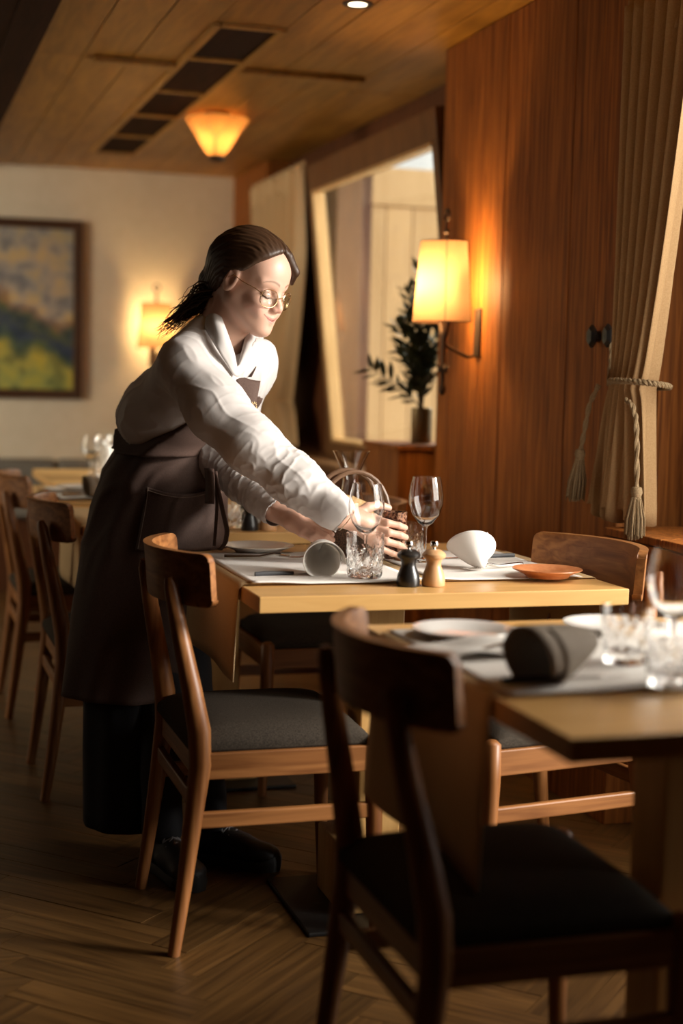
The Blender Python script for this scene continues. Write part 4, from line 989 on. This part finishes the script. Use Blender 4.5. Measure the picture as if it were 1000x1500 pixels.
# ---- shirt
sh = Vol((.40, 3.10, .80), (1.16, 4.10, 1.42), .0034)
ch = neckb-SP*.135
sh.ell(ch, BA, (.165, .108, .165), .03)
sh.ell(A(246, 600, 3.82), BA, (.138, .108, .120), .05)
sh.ell(A(238, 618, 3.86), BA, (.135, .106, .055), .03)
sh.ell(A(352, 556, 3.72), BA, (.13, .055, .12), .04)
sh.path([neckb-SP*.012, shR], [.060, .060], .05); sh.path([neckb-SP*.012, shL], [.060, .060], .05)
midR = (shR+elR)/2; sh.path([shR, midR+np.array([-.005,0,-.012]), elR, (elR+wrR)/2, wrR*.93+elR*.07], [.063, .073, .066, .057, .050], .035)
sh.cap(wrR*.90+elR*.10, wrR*1.0, .048, .043, .008)
sh.path([shL, (shL+elL)/2, elL, (elL+wrL)/2, wrL*.9+elL*.1], [.072, .068, .058, .049, .043], .02); sh.cap(wrL*.78+elL*.22, wrL*.99+elL*.01, .046, .043, .006)
# neck opening and open cuffs
sh.cap(neckb-SP*.0+CF*.01, neckb+SP*.12+CF*.03, .055, .060, .008, True)
sh.cap(neckb+CF*.055+SP*.03, A(347,536,3.60), .034, .008, .006, True)
for w, e in ((wrR, elR), (wrL, elL)):
    d = (w-e)/np.linalg.norm(w-e); sh.cap(w-d*.014, w+d*.08, .0325, .0345, .004, True)
Vs, Fs = sh.nets(); Vs = smooth_v(Vs, Fs, 9, .6); Ns = normals(Vs, Fs)
def armfold(V, a, b_, amp, along, across, seed):
    "creases that run round the arm at a slant: noise squeezed along the arm, sharpened into ridges"
    ab = b_-a; L_ = np.linalg.norm(ab); d = ab/L_; s_ = (V-a)@d; t = s_/L_; R_ = V-a-s_[:, None]*d; rad = np.linalg.norm(V-(a+np.clip(t, 0, 1)[:, None]*ab), axis=1)
    e = np.cross(d, [0, 0, 1]); e /= np.linalg.norm(e); g = np.cross(d, e); x, y = R_@e, R_@g
    Q = np.stack([s_*along+x*across*.5, x*across, y*across+s_*along*.25], 1)
    w = np.clip(1.25-np.abs(t-.55)/.55, 0, 1)*np.clip(.35+1.0*fbm(V, 24, seed+7, 1), .1, 1)*np.clip((.10-rad)/.02, 0, 1)
    return w*amp*((1-np.abs(fbm(Q, 1.0, seed, 2)))**4-.3)
D = armfold(Vs, shR, elR, .0046, 120, 45, 41)+armfold(Vs, elR, wrR, .0060, 210, 70, 42)+armfold(Vs, elL, wrL, .0050, 190, 70, 43)+armfold(Vs, shL, elL, .005, 120, 45, 44)
tq = np.clip(1.2-np.linalg.norm(Vs-A(232, 618, 3.85), axis=1)/.20, .25, 1)
D = D+((1-np.abs(fbm(Vs@np.array([[1, .3, .2], [0, 1, .4], [.6, -.5, .5]]), 62, 8, 2)))**4-.3)*.0085*tq+fbm(Vs, 60, 9, 2)*.0014
Vs = Vs+Ns*(D-.003)[:, None]
M['shirt'] = noisy(mat('white_shirt', (.57,.535,.515), .75), (220,220,220), 3, 2, bump=.12, bdist=.0005)
put('shirt', npmesh('shirt', Vs, Fs, M['shirt']), wt)
# open collar: an inner edge round the neck, a raised roll, an outer edge lying on the shirt
CI = [(318,440,3.75),(320,452,3.68),(326,470,3.61),(335,494,3.580),(343,518,3.582),(348,540,3.600),(353,520,3.625),(358,500,3.655),(360,484,3.69),(352,466,3.76),(335,448,3.79),(322,440,3.78)]
CO = [(300,452,3.77),(296,466,3.68),(302,484,3.60),(316,508,3.560),(331,532,3.572),(346,552,3.596),(362,538,3.618),(377,522,3.650),(386,504,3.70),(378,482,3.78),(344,456,3.83),(312,448,3.82)]
def loop(P_, u):
    n = len(P_)-0; k = (u % 1)*n; j = int(k) % n; w = k-int(k); q = [A(*P_[(j+i) % n]) for i in (-1, 0, 1, 2)]
    return .5*((2*q[1])+(q[2]-q[0])*w+(2*q[0]-5*q[1]+4*q[2]-q[3])*w*w+(3*q[1]-q[0]-3*q[2]+q[3])*w**3)
def collar(u, v):
    i_, o_ = loop(CI, u), loop(CO, u)
    return i_*(1-v)+o_*v+np.array([0, 0, .012])*math.sin(PI*v)-fw*.006*math.sin(PI*v)
MB().grid(collar, 72, 9, True).obj('collar', M['shirt'], wt, thick=.003, smooth=75)

# ---- apron: bib over the lower trunk, long skirt, waist tie, pocket, strings
M['apron'] = noisy(mat('brown_apron_twill', (.10,.055,.04), .78), (260,260,90), 3, 2, (.058,.030,.021), (.100,.056,.041), .3, .7, .25, bdist=.0005)
ab_ = Vol((.42, 3.35, .90), (1.15, 4.10, 1.36), .0042)
ab_.ell(ch, BA, (.171, .116, .170), .03); ab_.ell(A(240, 606, 3.82), BA, (.153, .128, .122), .05); ab_.ell(A(244, 655, 3.86), BA, (.150, .126, .085), .04); ab_.ell(A(352, 556, 3.72), BA, (.100, .064, .12), .04)
sl, P = ab_.blk(ab_.lo, ab_.lo+2)
# upper hem climbs from the back of the waist to the breast
o1 = A(178, 636, 3.87); o2 = A(286, 598, 3.72); o3 = A(366, 545, 3.62)
hfwd = np.maximum(0, (P-o2)@CF); lat = np.abs((P-neckb)@BA[0])
up_lim = o2[2]+(P@BF-o2@BF)*.24+np.clip((P@BF-o2@BF)-.03, 0, .2)*.0-np.maximum(0, lat-.075)*1.3
ab_.v[sl] = np.maximum(ab_.v[sl], ((P[..., 2]-up_lim)*.7).astype(np.float32)); ab_.v[sl] = np.maximum(ab_.v[sl], (1.0-P[..., 2]).astype(np.float32))
Va, Fa = ab_.nets(); Va = smooth_v(Va, Fa, 2, .5); Va = Va+normals(Va, Fa)*(fbm(Va*np.array([1, 1, 1.4]), 22, 21, 3)*.004)[:, None]
put('apron_bib', npmesh('apron_bib', Va, Fa, M['apron']), wt)
rings = [(630,186,326,3.87,.100),(650,176,332,3.88,.118),(690,150,332,3.89,.135),(735,139,333,3.90,.145),(800,122,331,3.90,.155),(880,108,312,3.89,.165),(950,100,292,3.87,.165),(1012,94,276,3.85,.165)]
RG = []
for y, xl, xr, d, dep_ in rings:
    c = A((xl+xr)/2, y, d); RG.append((c, (xr-xl)/2/2200*d, dep_))
def skirt_pt(a, t, off=0.0):
    "a: angle, 0 = image right, -pi/2 = towards the camera; t: 0 waist .. 1 hem"
    k = t*(len(RG)-2)+1; j = max(0, min(int(k), len(RG)-2)); w = k-j; w2 = w
    n_ = noise.noise(Vector((math.cos(a)*2.2+t*2.6, math.sin(a)*2.2-t*1.5, t*4.2+2)))
    fold = .035*max(0, 1-abs(n_)*3.2)**2*math.exp(-((t-.30)/.30)**2)
    c = RG[j][0]*(1-w2)+RG[j+1][0]*w2; rx = RG[j][1]*(1-w2)+RG[j+1][1]*w2; ry = RG[j][2]*(1-w2)+RG[j+1][2]*w2
    f = 1+t*(.030*math.sin(5*a+1.0+t)+.022*math.sin(9*a+2.2-t*1.5))+.014*math.sin(7*a+9*t+2*math.sin(3*a))*(1-.3*t)+.022*math.sin(4*a+15*t+1.5*math.sin(2*a))*math.exp(-((t-.28)/.20)**2)+fold
    return c+rt*math.cos(a)*(rx*f+off)+fw*math.sin(a)*(ry*f+off)
MB().grid(lambda u, v: skirt_pt(-2*PI*u, -.16+1.16*v), 120, 66, True).obj('apron_skirt', M['apron'], wt, thick=.003, smooth=80)
MB().grid(lambda u, v: skirt_pt(-2*PI*u, -.0+.045*v, .007)+np.array([0, 0, .012-.03*u*(1-u)]), 100, 5, True).obj('waist_tie', M['apron'], wt, thick=.003, smooth=80)
def pocket(u, v):
    a = -1.72+1.10*u; t = .23+.26*v+.035*(1-v)*math.sin(PI*u)
    return skirt_pt(a, t, .007+.012*(1-v)**2*math.sin(PI*u))
MB().grid(pocket, 30, 24).obj('pocket', M['apron'], wt, thick=.003, smooth=80)
st_ = MB()
for k in range(46):
    for e in (0, 1): 
        u0, u1 = k/46, (k+.62)/46
        q = [skirt_pt(-1.72+1.10*(.03+.94*u), .23+.26*.07+.035*.93*math.sin(PI*u), .0105+.0105*math.sin(PI*u)) for u in (u0, u1)] if e == 0 else [skirt_pt(-1.72+1.10*.03, .235+.25*u, .0105) for u in (u0, u1)]
        st_.tube(q, .0008, 4)
so = st_.obj('pocket_stitching', mat('tan_thread', (.35,.26,.2), .8), wt, recalc=False); so['kind'] = 'stuff'
def ribbon(pts, w, m=M['apron'], name='apron_string'):
    P_ = [Vector(p) for p in pts]; out = []
    for i in range(len(P_)-1):
        for k in range(5): out.append(P_[i].lerp(P_[i+1], k/5))
    out.append(P_[-1]); out = [out[0]]+[(out[i-1]+2*out[i]+out[i+1])/4 for i in range(1, len(out)-1)]+[out[-1]]
    wv = Vector(rt)*.82-Vector(fw)*.57
    return MB().grid(lambda u, v: out[int(round(v*(len(out)-1)))]+wv*(u-.5)*w, 3, len(out)).obj(name, m, wt, thick=.0015, smooth=80)
ribbon([A(306,686,3.70), A(308,712,3.69), A(307,738,3.69)], .030)
ribbon([A(314,690,3.695), A(320,720,3.68), A(327,752,3.67), A(333,778,3.67), A(330,795,3.675), A(322,806,3.69)], .014)
ribbon([A(316,690,3.695), A(318,740,3.69), A(314,800,3.70)], .010)
# bib top with a small pocket that carries a stitched emblem
def bibtop(u, v):
    p0 = A(341, 547, 3.63); p1 = A(381, 558, 3.665); q0 = A(369, 604, 3.61); q1 = A(374, 604, 3.62)
    x = p0*(1-u)+p1*u; y = q0*(1-u)+q1*u; return x*(1-v)+y*v-BF*.0+CF*(.010*math.sin(PI*u)-.004*v)
MB().grid(bibtop, 14, 14).obj('bib_pocket', M['apron'], wt, thick=.003, smooth=80)
ribbon([A(366,552,3.645), A(370,544,3.65), A(373,537,3.655)], .010, name='bib_strap')
em = MB()
for k in range(9):
    a = 2*PI*k/9; c_ = .74
    pa = np.array(bibtop(.5+.12*math.cos(a), c_+.055*math.sin(a)))+CF*.004; pb_ = np.array(bibtop(.5+.28*math.cos(a+.5), c_+.11*math.sin(a+.5)))+CF*.004
    em.tube([pa, pb_], .0011, 4)
em.obj('emblem', mat('gold_thread', (.62,.45,.22), .6), wt, recalc=False)['kind'] = 'stuff'
# ---- black skirt-like wide trousers, shoes
M['black_cloth'] = noisy(mat('black_cloth', (.010,.010,.013), .85), (120,120,120), 3, 2, bump=.2)
RK = [(A(190, 985, 3.85), .112, .125), (A(188, 1090, 3.83), .112, .120), (A(188, 1203, 3.80), .110, .110)]
def bsk(u, v):
    a = -2*PI*u; k = v*2; j = min(int(k), 1); w = k-j; c = RK[j][0]*(1-w)+RK[j+1][0]*w; rx = RK[j][1]*(1-w)+RK[j+1][1]*w; ry = RK[j][2]*(1-w)+RK[j+1][2]*w
    f = 1+.03*math.sin(4*a+2*v)+.02*math.sin(9*a); return c+rt*math.cos(a)*rx*f+fw*math.sin(a)*ry*f
MB().grid(bsk, 70, 14, True).obj('long_black_skirt', M['black_cloth'], wt, thick=.004, smooth=80)
tr = Vol((.45, 3.45, .08), (1.02, 4.10, .70), .006)
for k, a in ((knR, ankR), (knL, ankL)): tr.path([k+np.array([0, 0, .08]), k, a+np.array([0, 0, .01])], [.058, .060, .050], .02)
Vt, Ft = tr.nets(); Vt = smooth_v(Vt, Ft, 2); Vt = Vt+normals(Vt, Ft)*(fbm(Vt, 35, 30, 2)*.004)[:, None]
put('black_trousers', npmesh('black_trousers', Vt, Ft, M['black_cloth']), wt)
M['shoe'] = noisy(mat('black_sneaker', (.016,.016,.018), .55), (160,160,160), 3, 2, bump=.3)
M['sole'] = mat('dark_rubber_sole', (.022,.021,.02), .6); M['lace'] = mat('grey_lace', (.22,.22,.23), .8)
def shoe(ank, toe_dir, L_=.265):
    d = np.array([toe_dir[0], toe_dir[1], 0.]); d /= np.linalg.norm(d); s = np.array([d[1], -d[0], 0]); z = np.array([0, 0, 1.]); o = np.array([ank[0], ank[1], 0])-d*.055
    X = np.array([d, s, z]); v = Vol(tuple(o-.12-np.array([.2,.2,0])), tuple(o+np.array([.34,.34,.22])), .0042)
    p = lambda a, b_, c: o+d*a+s*b_+z*c
    v.ell(p(.03, 0, .050), X, (.045, .036, .042), .01); v.ell(p(.12, 0, .045), X, (.075, .040, .036), .02); v.ell(p(.195, 0, .038), X, (.055, .042, .027), .02)
    v.cap(p(.045, 0, .06), p(.04, 0, .115), .040, .040, .02); v.cap(p(.07, 0, .075), p(.15, 0, .055), .028, .024, .015)
    sl, P = v.blk(v.lo, v.lo+1); v.v[sl] = np.maximum(v.v[sl], (.020-P[..., 2]).astype(np.float32)); v.v[sl] = np.maximum(v.v[sl], (P[..., 2]-.118).astype(np.float32))
    V_, F_ = v.nets(); me_ = npmesh('shoe', smooth_v(V_, F_, 1), F_, M['shoe']); so = put('shoe', me_, wt)
    prof = [(-.016,.0),(-.010,.026),(.03,.036),(.10,.036),(.17,.043),(.215,.040),(.245,.022),(.252,0)]
    out = prof+[(a, -b_) for a, b_ in prof[-2:0:-1]]; n = len(out); sb = MB()
    sb.add([p(a, b_, 0.0015) for a, b_ in out]+[p(a*1.01-.001, b_*1.06, .014+(.012 if a > .23 else 0)) for a, b_ in out]+[p(a, b_*.98, .026+(.012 if a > .23 else 0)) for a, b_ in out],
           [tuple(range(n))[::-1]]+[(r*n+i, r*n+(i+1) % n, (r+1)*n+(i+1) % n, (r+1)*n+i) for r in (0, 1) for i in range(n)]+[tuple(2*n+i for i in range(n))])
    sb.obj('sole', M['sole'], so, smooth=50)
    lb_ = MB()
    for i in range(5):
        a0 = .085+.020*i; zt = .098-.0075*i
        for q in (1, -1): lb_.tube([p(a0, q*.024, zt-.008), p(a0+.006, 0, zt+.004), p(a0+.018, -q*.023, zt-.014)], .0028, 6)
    lb_.obj('laces', M['lace'], so, recalc=False)['kind'] = 'stuff'
shoe(ankR, BF*.75-fw*.7+rt*.1); shoe(ankL, BF+rt*.5)
# the brown patterned glass in her right hand
tg = MB().lathe([(0,0),(.023,0),(.0255,.004),(.0265,.05),(.0285,.112),(.0262,.112),(.024,.05),(.023,.008),(0,.006)], 40, (0,0,0), lambda a, z: 1+.02*math.sin(14*a)*(1 if .01 < z < .095 else 0)).obj('candle_glass', M['glass_dark'], None, clean=True)
pg = A(577, 818, 3.575); tg.location = (pg[0], pg[1], pg[2]); tag(tg, 'small brown patterned glass held in her right hand', 'glass')
